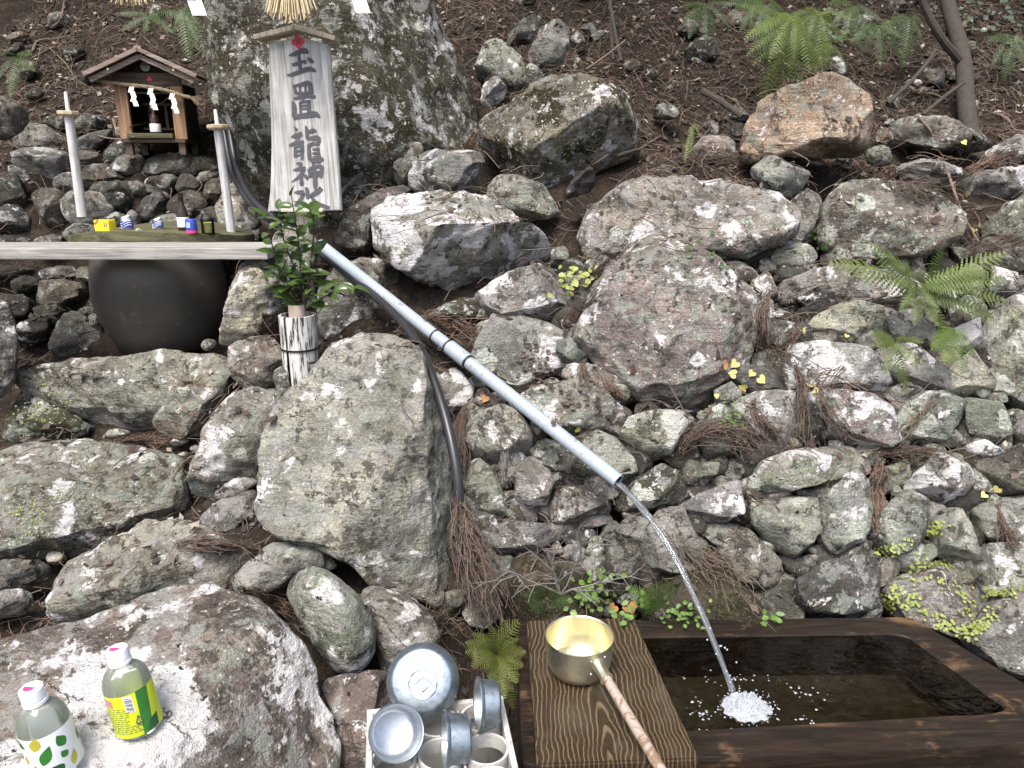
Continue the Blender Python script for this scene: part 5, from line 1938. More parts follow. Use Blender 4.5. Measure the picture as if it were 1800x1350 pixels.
cup('metal_cup', at(697, 1288, .995), (.30, -.72, .62), .0420, .040, 'shiny metal cup tipped to show its inside beside the large dish')
cup('metal_cup', at(781, 1300, 1.02), (-.97, -.18, .10), .0425, .040, 'dull metal cup standing on its side in a crate cell')
cup('metal_cup', at(840, 1238, 1.085), (-.97, -.18, .10), .0425, .034, 'dull metal cup on its side at the back of the crate by the fern')
dish = thing('metal_dish', 'large dull metal dish leaning with its stamped underside outwards', 'dish', at(741, 1196, 1.105))
rt = frame((.02, -.80, .60))
r = .0605
MB().lathe([(r * .97, -.030), (r * 1.01, -.032), (r * 1.03, -.028), (r * 1.0, -.022), (r * .93, -.012), (r * .86, -.003), (r * .78, 0), (r * .40, .0005), (0, .0005)], 56, (0, 0, 0), rt).build('shell', M_ALU, dish, smooth=True)
MB().lathe([(r * .96, -.030), (r * .90, -.012), (r * .80, -.004), (0, -.003)], 48, (0, 0, 0), rt).build('inner_face', M_ALUIN, dish, smooth=True)
m = MB()
loc = lambda x, y, z=.0012: rt @ Vector((x, y, z))
cx_, cy_ = .002, -.006
m.tube([loc(cx_ + .0235 * math.cos(a), cy_ + .0235 * math.sin(a)) for a in np.linspace(0, 2 * math.pi, 40)], .0014, 6)
m.tube([loc(cx_ + x, cy_ + y) for x, y in ((-.016, -.001), (.001, .011), (.016, .001), (0, -.012), (-.016, -.001))], .0013, 6)
m.tube([loc(cx_ + x, cy_ + y) for x, y in ((-.005, .003), (.000, .005))], .0010, 6)
m.tube([loc(cx_ + x, cy_ + y) for x, y in ((-.003, -.002), (.003, .001), (.004, -.002))], .0010, 6)
m.tube([loc(cx_ + x, cy_ + y) for x, y in ((.000, -.006), (.005, -.004))], .0010, 6)
m.build('stamped_mark', M_ALU, dish, smooth=True)


# ------------------------------------------------------------------ two tea bottles on the flat rock
def bottle(px, py, lean, spin, lab):
    p, nn, ob = cast(px, py)
    o = thing('plastic_bottle', lab, 'bottle', p)
    ax = Vector(lean).normalized()
    o.rotation_euler = frame(ax, (0, 1, 0)).to_euler()
    o.scale = (.90, .90, .90)
    MB().lathe([(0, .004), (.020, .002), (.033, 0), (.0355, .004), (.0365, .012), (.0365, .084), (.036, .090), (.0335, .101), (.028, .111), (.020, .118), (.0148, .122), (.0146, .130), (0, .130)], 44).build('body', M_PET, o, smooth=True)
    MB().lathe([(0, .150), (.0150, .150), (.0168, .1485), (.0172, .146), (.0172, .1315), (.0168, .131), (.0168, .129), (.0178, .1285), (.0178, .1235), (.0165, .1225), (0, .1225)], 44).build('cap', M_WHITE, o, smooth=True)
    return o


def patch(m, poly, r=.0372, nu=1):
    """flat print wrapped on the label cylinder: polygon of (degrees from facing, height)"""
    bm = m.bm
    a0 = sum(p[0] for p in poly) / len(poly)
    z0 = sum(p[1] for p in poly) / len(poly)
    pts = []
    k = len(poly)
    for i in range(k):
        a, c = poly[i], poly[(i + 1) % k]
        for s in range(3):
            pts.append((a[0] + (c[0] - a[0]) * s / 3, a[1] + (c[1] - a[1]) * s / 3))
    put = lambda a, z: bm.verts.new((r * math.sin(R(a)), -r * math.cos(R(a)), z))
    prev = [put(a0, z0)]
    for f in (.35, .7, 1.0):
        ring = [put(a0 + (a - a0) * f, z0 + (z - z0) * f) for a, z in pts]
        n = len(ring)
        for i in range(n):
            j = (i + 1) % n
            if len(prev) == 1:
                bm.faces.new((prev[0], ring[i], ring[j]))
            else:
                bm.faces.new((prev[i], ring[i], ring[j], prev[j]))
        prev = ring


def leafpoly(a, z, l, w, rot, n=7):
    out = []
    for k in range(n):
        s = k / (n - 1)
        out.append((s - .5, math.sin(math.pi * s ** .8) * .5))
    for k in range(n - 2, 0, -1):
        s = k / (n - 1)
        out.append((s - .5, -math.sin(math.pi * s ** .8) * .5))
    res = []
    for x, y in out:
        u, v = x * l, y * w
        c, s_ = math.cos(R(rot)), math.sin(R(rot))
        res.append((a + math.degrees((u * c - v * s_) / .0372), z + u * s_ + v * c))
    return res


LEAN = (-.12, -.02, .99)
b1 = bottle(104, 1345, (-.10, -.05, .99), 0, 'small clear bottle with white label of green and yellow leaves on the flat rock')
MB().lathe([(.0368, .006), (.0370, .007), (.0370, .082), (.0368, .083)], 44).build('label_sleeve', M_WHITEP, b1, smooth=True)
P = {'g': plain('leaf_print_green', (.035, .19, .03), .5, var=.35, scale=60), 'd': plain('leaf_print_dark', (.02, .10, .03), .5, var=.35, scale=60), 'y': plain('leaf_print_yellow', (.48, .42, .05), .5, var=.3, scale=60)}
for k, cc, a, z, l, w, rot in ((0, 'd', -38, .072, .026, .015, -25), (1, 'y', 8, .074, .026, .017, 70), (2, 'g', 22, .050, .036, .017, 62), (3, 'g', -62, .052, .028, .014, 100), (4, 'y', -30, .044, .018, .010, 75),
                               (5, 'g', -10, .020, .030, .022, 88), (6, 'd', 36, .020, .020, .020, 130), (7, 'g', 60, .064, .024, .016, 110), (8, 'g', 58, .040, .015, .012, 120), (9, 'y', 76, .024, .026, .012, 75),
                               (10, 'y', -58, .014, .022, .014, 120), (11, 'g', 120, .05, .03, .016, 60), (12, 'g', 165, .03, .03, .016, 100), (13, 'y', -110, .06, .03, .016, 60), (14, 'd', -150, .03, .03, .016, 100)):
    m = MB()
    patch(m, leafpoly(a, z, l, w, rot))
    m.build('printed_leaf', P[cc], b1, smooth=True)
b2 = bottle(247, 1277, (-.14, .02, .985), 0, 'small clear bottle with yellow green label and barcode on the flat rock')
M_LIME = plain('lime_label', (.60, .68, .02), .45, var=.08)
MB().lathe([(.0368, .006), (.0370, .007), (.0370, .082), (.0368, .083)], 44).build('label_sleeve', M_LIME, b2, smooth=True)
m = MB()
patch(m, [(14, .054), (34, .050), (34, .080), (14, .082)], .0373)
m.build('barcode_panel', M_WHITEP, b2, smooth=True)
m = MB()
for k in range(11):
    z = .0545 + k * .0023
    patch(m, [(16, z), (32, z - .003), (32, z - .003 + .0008 + .0005 * (k % 3)), (16, z + .0008 + .0005 * (k % 3))], .0375)
m.build('barcode', M_INK, b2)
m = MB()
rs_ = random.Random(3)
for k in range(13):
    z = .060 - k * .0038
    a = -52
    while a < (10 if k < 9 else 28):
        w = rs_.uniform(4, 13)
        patch(m, [(a, z), (a + w, z), (a + w, z + .0013), (a, z + .0013)], .0374)
        a += w + 3
m.build('small_print', M_INK, b2)
m = MB()
patch(m, [(-44, .066), (-16, .063), (-16, .077), (-44, .080)], .0374)
m.build('pink_panel', plain('dusty_pink_print', (.52, .22, .24), .5), b2)
m = MB()
patch(m, [(38, .004), (62, .010), (76, .084), (44, .084)], .0373)
m.build('green_sweep', P['g'], b2, smooth=True)
m = MB()
patch(m, [(46, .006), (80, .008), (84, .030), (60, .026)], .0375)
m.build('dark_green_foot', P['d'], b2, smooth=True)
m = MB()
tri = [(27, .030), (45, .030), (36, .044)]
wrap = lambda a, z, r=.0377: (r * math.sin(R(a)), -r * math.cos(R(a)), z)
for i in range(3):
    A_, C_ = tri[i], tri[(i + 1) % 3]
    m.tube([wrap(A_[0] + (C_[0] - A_[0]) * s, A_[1] + (C_[1] - A_[1]) * s) for s in (.06, .35, .65, .9)], .0007, 5)
m.tube([wrap(36, .032), wrap(36, .0395)], .0006, 5)
for a, strokes in ((30, [((0, 0), (0, 1)), ((0, 1), (1, .8)), ((1, .8), (0, .5))]), (35, [((0, 0), (0, 1)), ((0, 1), (1, 1)), ((0, .5), (.8, .5)), ((0, 0), (1, 0))]), (40, [((.5, 0), (.5, 1)), ((0, 1), (1, 1))])):
    for (x0, y0), (x1, y1) in strokes:
        m.tube([wrap(a + x0 * 3.4, .0245 + y0 * .0042), wrap(a + x1 * 3.4, .0245 + y1 * .0042)], .00045, 4)
m.build('recycling_mark', M_INK, b2)
M_CAPPINK = plain('cap_print_pink', (.72, .05, .20), .5, var=.15)
for bb in (b1, b2):
    m = MB()
    m.lathe([(0, .1506), (.0115, .1506), (.0115, .1502)], 30)
    cp = m.build('cap_print', M_WHITEP, bb)
    MB().prism([(-.0105, -.002), (-.009, .006), (-.002, .0100), (.006, .0085), (.0098, .002), (.003, .001), (-.002, -.001)], .0004, Matrix.Translation((0, 0, .1509)) @ Matrix.Rotation(R(90), 4, 'X')).build('cap_emblem', M_CAPPINK, cp)
    m = MB()
    for k in range(4):
        m.tube([(-.007 + .0036 * k, -.004 - .001 * (k % 2), .1510), (-.005 + .0036 * k, -.0065 + .001 * (k % 2), .1510)], .0006, 4)
    m.build('cap_lettering', M_CAPPINK, cp)
# ------------------------------------------------------------------ ferns, herbs, dead cedar, litter
cast_init()


def frond_mesh(name, L, Wd, mat, seed, droop=.6, n=17, twice=True):
    """fern frond along +y: drooping midrib with toothed leaflets both sides"""
    rs = random.Random(seed)
    V, F = [], []
    mid = lambda s: (0, L * s * (1 - .12 * droop * s), L * (.22 * s - droop * .62 * s * s))
    P = [mid(k / 12) for k in range(13)]
    v, f = tube_np(P, np.linspace(.0016, .0005, 13), 4, False)
    V += [tuple(x) for x in v]
    F += [tuple(x) for x in f]
    for i in range(n):
        s = .14 + .86 * i / (n - 1)
        w = Wd * (math.sin(math.pi * (.22 + .78 * (1 - s))) ** .9 if s > .25 else .75 + s) * (1 - s ** 4 * .7)
        c = Vector(mid(s))
        tg = (Vector(mid(min(1, s + .02))) - Vector(mid(s - .02))).normalized()
        for sg in (-1, 1):
            d = (Vector((sg, 0, -.18)) + tg * .55 + Vector((0, 0, rs.uniform(-.12, .12)))).normalized()
            up = d.cross(tg) * sg
            up = up.normalized()
            pw = L / n * (.62 if twice else .85)
            ln = w * rs.uniform(.88, 1.08)
            # leaflet: toothed blade made of small lobes
            lob = 5 if twice else 1
            side = up.cross(d).normalized()
            for q in range(lob):
                t0 = q / lob
                c0 = c + d * ln * t0 - Vector((0, 0, .12 * ln * t0 * t0))
                c1 = c + d * ln * (q + 1) / lob - Vector((0, 0, .12 * ln * ((q + 1) / lob) ** 2))
                wd = pw * (1 - .72 * t0)
                for s2 in (-1, 1):
                    b = len(V)
                    tipp = c0.lerp(c1, .75) + side * s2 * wd * .5
                    V += [tuple(c0), tuple(c0.lerp(c1, .28) + side * s2 * wd * .46), tuple(tipp), tuple(c1)]
                    F.append((b, b + 1, b + 2, b + 3))
    return mesh_np(name, V, F, mat, True)


def orient(o, d, up=(0, 0, 1)):
    d = Vector(d).normalized()
    u = Vector(up)
    z = (u - d * d.dot(u))
    z = z.normalized() if z.length > .01 else Vector((0, -1, 0))
    x = d.cross(z)
    M = Matrix((x, d, z)).transposed().to_4x4()
    return M


_fv = {}


def fern(px, py, n, L, mat, lab, tips=None, Y=None, seed=0, droop=.6, Wd=.2, group=None, spread=1.0):
    """crown at the pixel; fronds fan out; tips may list where frond tips are seen"""
    rs = random.Random(seed * 7 + 1)
    p, nn, ob = cast(px, py)
    if Y:
        p = at(px, py, Y)
    o = thing('fern', lab, 'fern', p, group=group)
    key = (mat.name, round(Wd, 2))
    if key not in _fv:
        _fv[key] = [frond_mesh('frond', 1.0, Wd, mat, k, dr) for k, dr in enumerate((.35, .6, .85))]
    if tips:
        for (tx, ty) in tips:
            e = at(tx, ty, p.y - rs.uniform(.02, .10)) - p
            ln = e.length
            M = orient(None, e.normalized() + Vector((0, -.05, .12)), Vector((rs.uniform(-.2, .2), -.8, .7)))
            f = link('frond', _fv[key][rs.randrange(2)], o)
            f.matrix_local = M @ Matrix.Scale(ln * 1.18, 4)
    else:
        for k in range(n):
            a = 2 * math.pi * k / n + rs.uniform(-.3, .3)
            d = Vector((math.cos(a) * spread, math.sin(a) * .7 - .35, rs.uniform(.05, .6)))
            f = link('frond', _fv[key][rs.randrange(3)], o)
            f.matrix_local = orient(None, d, (0, -.3, 1)) @ Matrix.Scale(L * rs.uniform(.75, 1.15), 4)
    return o


fern(1392, 40, 0, 0, M_FERN, 'large bright fern drooping over the rust brown boulder', [(1325, 100), (1335, 112), (1385, 105), (1372, 65), (1420, 85), (1405, 150), (1345, 160), (1375, 148), (1440, 70), (1330, 55), (1310, 25), (1450, 30), (1350, 8)], 3.35, 1, Wd=0.16)
fern(1462, 75, 0, 0, M_FERN, 'smaller fern with pointed fronds between large fern and slender tree', [(1435, 125), (1450, 125), (1478, 105), (1500, 75), (1490, 55), (1425, 105)], 3.4, 2, Wd=0.18)
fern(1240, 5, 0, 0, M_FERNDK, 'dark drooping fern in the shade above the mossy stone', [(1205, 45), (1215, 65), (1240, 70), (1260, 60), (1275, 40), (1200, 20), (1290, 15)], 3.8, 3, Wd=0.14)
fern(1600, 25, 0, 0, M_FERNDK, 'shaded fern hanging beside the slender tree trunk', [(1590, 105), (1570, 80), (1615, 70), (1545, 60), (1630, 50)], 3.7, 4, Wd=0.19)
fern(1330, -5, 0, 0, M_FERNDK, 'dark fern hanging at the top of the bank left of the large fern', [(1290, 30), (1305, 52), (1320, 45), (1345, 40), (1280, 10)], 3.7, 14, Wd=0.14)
fern(1610, 520, 0, 0, M_FERN, 'spreading fern rooted between wall stones above the white stone', [(1485, 470), (1530, 455), (1600, 470), (1640, 500), (1690, 490), (1750, 465), (1755, 530), (1700, 545), (1740, 560), (1640, 570), (1610, 565), (1755, 495), (1660, 460)], 2.12, 5, Wd=0.18)
fern(1570, 595, 0, 0, M_FERN, 'small fern hanging over the white lichen stone', [(1585, 672), (1540, 615), (1605, 640), (1615, 600), (1555, 650), (1535, 598)], 2.02, 6, Wd=0.20)
fern(1680, 575, 0, 0, M_FERN, 'small fern in the crack beside the cream wall stone', [(1685, 648), (1650, 610), (1705, 620), (1640, 620), (1660, 640), (1700, 590)], 2.02, 7, Wd=0.20)
fern(872, 1150, 0, 0, M_FERNYL, 'yellow green fern growing between bottle crate and grained board', [(822, 1135), (840, 1125), (870, 1118), (905, 1130), (895, 1160), (870, 1210), (885, 1220), (905, 1200), (855, 1180), (900, 1235), (830, 1150), (850, 1120), (890, 1115), (912, 1150), (915, 1175), (845, 1165), (862, 1195)], 1.46, 8, Wd=.20)
fern(1150, 1075, 0, 0, M_HERB, 'bright little fern behind the grained board', [(1120, 1045), (1140, 1040), (1175, 1035), (1165, 1060), (1130, 1065)], 1.60, 9, Wd=0.23)
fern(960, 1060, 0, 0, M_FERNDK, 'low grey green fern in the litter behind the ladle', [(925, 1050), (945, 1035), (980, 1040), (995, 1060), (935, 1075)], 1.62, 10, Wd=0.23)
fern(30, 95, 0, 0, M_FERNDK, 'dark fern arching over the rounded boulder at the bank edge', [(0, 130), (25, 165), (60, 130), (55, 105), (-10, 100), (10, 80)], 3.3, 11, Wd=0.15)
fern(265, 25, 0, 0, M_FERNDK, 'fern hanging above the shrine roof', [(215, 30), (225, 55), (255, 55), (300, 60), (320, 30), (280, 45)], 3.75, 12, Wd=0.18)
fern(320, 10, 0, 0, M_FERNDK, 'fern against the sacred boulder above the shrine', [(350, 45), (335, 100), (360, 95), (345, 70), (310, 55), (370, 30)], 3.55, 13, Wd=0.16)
fern(1395, 20, 0, 0, M_FERN, 'long fronds of a fern hanging at the top of the bank', [(1350, 60), (1360, 95), (1390, 125), (1415, 120), (1340, 85), (1430, 100), (1365, 125), (1320, 75), (1400, 90)], 3.25, 21, Wd=.14)
fern(1440, 15, 0, 0, M_FERN, 'broad fern crown leaning out between long fronds and pale leaves', [(1400, 60), (1420, 80), (1455, 85), (1480, 70), (1440, 110), (1395, 30), (1490, 40), (1425, 50)], 3.3, 25, Wd=.17)
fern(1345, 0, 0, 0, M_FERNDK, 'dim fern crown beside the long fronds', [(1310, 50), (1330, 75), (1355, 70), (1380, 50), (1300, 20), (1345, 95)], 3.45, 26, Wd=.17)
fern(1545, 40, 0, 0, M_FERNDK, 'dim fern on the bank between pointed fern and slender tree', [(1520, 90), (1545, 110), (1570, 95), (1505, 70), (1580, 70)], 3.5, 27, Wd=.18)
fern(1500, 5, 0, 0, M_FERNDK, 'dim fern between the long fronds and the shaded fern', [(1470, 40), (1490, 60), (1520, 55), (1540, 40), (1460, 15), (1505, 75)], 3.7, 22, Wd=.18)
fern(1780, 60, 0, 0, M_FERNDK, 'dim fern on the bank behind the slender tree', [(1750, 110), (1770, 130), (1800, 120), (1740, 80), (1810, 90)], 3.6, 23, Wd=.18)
fern(1610, 500, 0, 0, M_FERN, 'light green fern crossing the spreading fern on the wall', [(1560, 462), (1575, 500), (1640, 540), (1680, 520), (1720, 510), (1720, 480), (1630, 480), (1660, 580), (1590, 540)], 2.08, 24, Wd=.2)
fern(1218, 215, 0, 0, M_FERN, 'single upright green cedar sprig left of the rust brown boulder', [(1205, 282), (1215, 260), (1228, 240)], 2.85, 15, Wd=0.08)


def leafcloud(name, items, mat, lab, cat, kind=None, group=None, roots=None):
    """one plant made of many small leaf blades: (centre, direction, normal, length, width)"""
    V, F = [], []
    for c, d, nrm, l, w in items:
        d = d.normalized()
        x = d.cross(nrm).normalized()
        b = len(V)
        up = x.cross(d)
        V += [tuple(c), tuple(c + d * l * .35 + x * w * .5 + up * w * .12), tuple(c + d * l * .75 + x * w * .38 + up * w * .1), tuple(c + d * l), tuple(c + d * l * .75 - x * w * .38 + up * w * .1), tuple(c + d * l * .35 - x * w * .5 + up * w * .12)]
        F += [(b, b + 1, b + 2, b + 3), (b, b + 3, b + 4, b + 5)]
    if roots:
        for (c, d, nrm, l, w), q in zip(items, roots):
            b = len(V)
            x = (c - q).cross(Vector((0, 1, .2)))
            x = x.normalized() * .0006 if x.length > 1e-6 else Vector((.0006, 0, 0))
            V += [tuple(q - x), tuple(q + x), tuple(c + x * .6), tuple(c - x * .6)]
            F.append((b, b + 1, b + 2, b + 3))
    o0 = items[0][0]
    V = np.array(V) - np.array(o0)
    return link(name, mesh_np(name, V, F, mat), None, o0, lab, cat, group, kind)


def herb(px, py, n, rpx, l, mat, lab, seed, w=.8, lift=.02, name='herb', cat='plant'):
    rs = random.Random(seed)
    it, roots = [], []
    for k in range(n):
        x, y = px + rs.gauss(0, rpx), py + rs.gauss(0, rpx * .8)
        p, nn, ob = cast(x, y)
        roots.append(p + Vector((rs.uniform(-.01, .01), .01, -.012)))
        p = p + nn * rs.uniform(.2, 1) * lift
        up = (nn + Vector((0, -.5, .4)) + Vector((rs.uniform(-.4, .4), rs.uniform(-.4, .4), rs.uniform(-.2, .4)))).normalized()
        d = Vector((rs.uniform(-1, 1), rs.uniform(-.6, .2), rs.uniform(-.6, .5)))
        d = d - up * d.dot(up)
        it.append((p, d, up, l * rs.uniform(.6, 1.15), l * w * rs.uniform(.8, 1.1)))
    return leafcloud(name, it, mat, lab, cat, 'stuff', None, roots if lift > .012 else None)


herb(1015, 1055, 40, 18, .018, M_HERB, 'bright green weed in litter behind the ladle', 21, lift=.03)
herb(1062, 1020, 26, 16, .016, M_HERB, 'small green weed sprouting above the ladle bowl', 22, lift=.03)
herb(1105, 1075, 30, 15, .019, M_HERB, 'green weed beside an orange fallen leaf', 23, lift=.03)
herb(1205, 1085, 40, 20, .013, M_HERB, 'feathery green weed where trough meets the wall', 24, lift=.02)
herb(1352, 1085, 14, 10, .020, M_HERB, 'tiny lime green seedling on the trough back edge', 25, lift=.015)
herb(1012, 500, 34, 20, .022, M_CREEP, 'yellow green leafy weed beside the triangular boulder', 26, lift=.05)
herb(1285, 735, 60, 16, .012, M_HERB, 'fine mossy green weed hanging below yellow heart leaves', 27, w=.4, lift=.04)
herb(1475, 60, 40, 22, .030, leafmat('blue_green_leaf', (.055, .095, .065), (.15, .20, .16), .4), 'pale blue green broad leaves beside the pointed fern', 28, lift=.10)
herb(1720, 45, 60, 40, .035, leafmat('pale_shrub_leaf', (.035, .07, .032), (.17, .21, .16), .35), 'shrub leaves catching light around the slender tree', 29, lift=.15, name='shrub')
herb(1440, 425, 18, 14, .016, M_FERNDK, 'dark green leaves on the long broad rock', 30)
herb(1250, 440, 14, 20, .020, M_FERNDK, 'dark ivy leaves on the shoulder of the triangular boulder', 31)
herb(80, 715, 90, 26, .006, M_CREEP, 'tiny pale leaves on the dark mossy rock under the upper step', 32, w=1, lift=.004)
herb(55, 905, 80, 28, .006, M_CREEP, 'tiny yellow green leaves on the wide step face', 33, w=1, lift=.004)
herb(945, 635, 42, 24, .016, M_DARKCREEP, 'dark bronze creeper leaves on the white wall stone', 34, w=1, lift=.006)
herb(1030, 700, 46, 30, .014, M_DARKCREEP, 'dark bronze creeper beside the slanting pipe', 35, w=1, lift=.01)
herb(1000, 860, 40, 22, .012, M_DARKCREEP, 'dark bronze creeper below the slanting pipe', 36, w=1, lift=.01)


def creeper():
    rs = random.Random(9)
    it = []
    lines = [[(1590, 1015), (1640, 1018), (1680, 1035), (1700, 1060), (1695, 1085)], [(1600, 1040), (1620, 1075), (1660, 1090), (1650, 1100)], [(1660, 1095), (1690, 1110), (1715, 1110), (1738, 1085)],
             [(1580, 1030), (1565, 1060), (1600, 1062)], [(1690, 1120), (1720, 1100), (1745, 1080)], [(1635, 935), (1650, 925), (1640, 945)], [(1540, 965), (1570, 968), (1590, 962)], [(1735, 1040), (1790, 1044)], [(1600, 1000), (1640, 990), (1665, 1000)]]
    for ln in lines:
        for x, y in catmull([(a, b, 0) for a, b in ln], 26)[:, :2]:
            for q in range(2):
                p, nn, ob = cast(x + rs.gauss(0, 7), y + rs.gauss(0, 6))
                up = (nn + Vector((rs.uniform(-.4, .4), -.3, .4))).normalized()
                d = Vector((rs.uniform(-1, 1), rs.uniform(-1, 1), rs.uniform(-1, 1)))
                d = d - up * d.dot(up)
                s = rs.uniform(.006, .0105)
                it.append((p + nn * rs.uniform(.002, .008), d, up, s, s * .95))
    leafcloud('creeping_plant', it, M_CREEP, 'round leaved yellow green creeper growing over wall stones behind the trough corner', 'creeper', 'stuff')


creeper()


def heart(name, mat, s=1.0):
    V = [(0, 0, 0)]
    for k in range(17):
        a = 2 * math.pi * k / 16
        x = .5 * math.sin(a) ** 3 * .95
        y = (13 * math.cos(a) - 5 * math.cos(2 * a) - 2 * math.cos(3 * a) - math.cos(4 * a)) / 32
        V.append((x * s, -y * s, (abs(x) * .22 - .10 * y * y) * s))
    return mesh_np(name, V, [(0, k, k + 1) for k in range(1, 17)], mat)


_hy = heart('fallen_leaf', M_YELLOW)
M_ORANGELEAF = leafmat('orange_leaf', (.42, .18, .06), (.62, .34, .14), .5)
_ho = heart('fallen_leaf', M_ORANGELEAF)
hl = random.Random(4)
_cl = 'yellow heart shaped leaf in the cluster beside the triangular boulder'
LEAFLAB = [_cl] * 5 + ['small yellow leaf hanging below the heart leaf cluster'] * 2 + ['yellow heart leaf under the white lichen stone'] * 2 + ['yellow leaf lying under the overhanging wall stone', 'tiny yellow leaf on the ledge of the white lichen stone',
           'yellow leaf beside the rosette boulder', 'yellow leaf on the litter above the crumbling grey rock'] + ['yellow heart leaf hanging above the pale wall stones by the trough corner'] * 2 + ['yellow leaf on the wall stone beneath the slanting pipe',
           'orange leaf standing among green weeds behind the ladle', 'broad orange leaf lying on green weed behind the ladle', 'orange leaf caught left of the pipe', 'orange brown leaf behind the yellow heart cluster']
for li_, (px, py, s, lab) in enumerate(((1290, 640, .030, 0), (1287, 658, .028, 0), (1320, 657, .024, 0), (1308, 678, .030, 0), (1337, 668, .030, 0), (1262, 698, .016, 0), (1246, 708, .014, 0), (1424, 682, .026, 0), (1436, 690, .022, 0),
                       (1410, 582, .022, 0), (1487, 594, .016, 0), (1710, 407, .022, 0), (1692, 252, .026, 0), (1757, 858, .024, 0), (1727, 873, .022, 0), (1015, 750, .020, 0), (1075, 1068, .030, 1), (1110, 1066, .040, 1), (850, 700, .026, 1), (1270, 640, .03, 1))):
    p, nn, ob = cast(px, py)
    m = _ho if lab else _hy
    o = link('fallen_leaf', m, None, p + nn * .006, LEAFLAB[li_], 'leaf', 'orange leaves' if lab else 'yellow heart leaves')
    up = (nn + Vector((hl.uniform(-.3, .3), -.5, .3))).normalized()
    d = Vector((hl.uniform(-1, 1), hl.uniform(-.3, .3), hl.uniform(-1, .2)))
    d = (d - up * d.dot(up)).normalized()
    M = Matrix((d.cross(up), d, up)).transposed().to_4x4()
    o.matrix_world = Matrix.Translation(p + nn * .008) @ M @ Matrix.Scale(s * 1.0, 4)


# ---- dead cedar sprays
def spray(path, n, spread, mat, lab, seed, rad=.0013, needles=24, dY=0.0, off=.015, lenj=.35):
    rs = np.random.RandomState(seed)
    P = []
    for q in path:
        if len(q) == 3:
            P.append(np.array(at(*q)))
        else:
            p, nn, ob = cast(*q)
            P.append(np.array(p + nn * off))
    C = catmull(P, 24)
    base = C[0]
    V, F = [], []
    for k in range(int(n * 1.5)):
        s0 = rs.uniform(0, lenj * 1.6)
        s1 = min(1.0, s0 + rs.uniform(.3, .9))
        m = 9
        idx = np.linspace(s0 * 23, s1 * 23, m)
        Q = np.stack([np.interp(idx, np.arange(24), C[:, a]) for a in range(3)], 1)
        o1 = rs.normal(size=3) * spread * .35
        o2 = rs.normal(size=3) * spread
        cv = rs.normal(size=3) * spread * .5
        t = np.linspace(0, 1, m)[:, None]
        Q = Q + o1 * (1 - t) + o2 * t + cv * np.sin(t * math.pi)
        wk = np.cumsum(rs.normal(size=(m, 3)), axis=0) * spread * .16
        Q = Q + wk - wk[0]
        v, f = tube_np(Q, np.linspace(rad, rad * .55, m), 3, False)
        b = len(V)
        V += [tuple(x) for x in v]
        F += [tuple(i + b for i in q) for q in f]
        T = np.gradient(Q, axis=0)
        T /= np.linalg.norm(T, axis=1, keepdims=True) + 1e-9
        for q in range(needles):
            i = rs.randint(1, m)
            dd = T[i] * 1.0 + rs.normal(size=3) * .36
            dd /= np.linalg.norm(dd)
            ln = rs.uniform(.005, .010)
            b = len(V)
            sd_ = np.cross(dd, rs.normal(size=3))
            sd_ /= np.linalg.norm(sd_)
            V += [tuple(Q[i] - sd_ * .0008), tuple(Q[i] + sd_ * .0008), tuple(Q[i] + dd * ln + sd_ * .0003), tuple(Q[i] + dd * ln)]
            F.append((b, b + 1, b + 2, b + 3))
    V = np.array(V) - base
    return link('cedar_spray', mesh_np('cedar_spray', V, F, mat), None, base, lab, 'dead branch', 'dead cedar sprays')


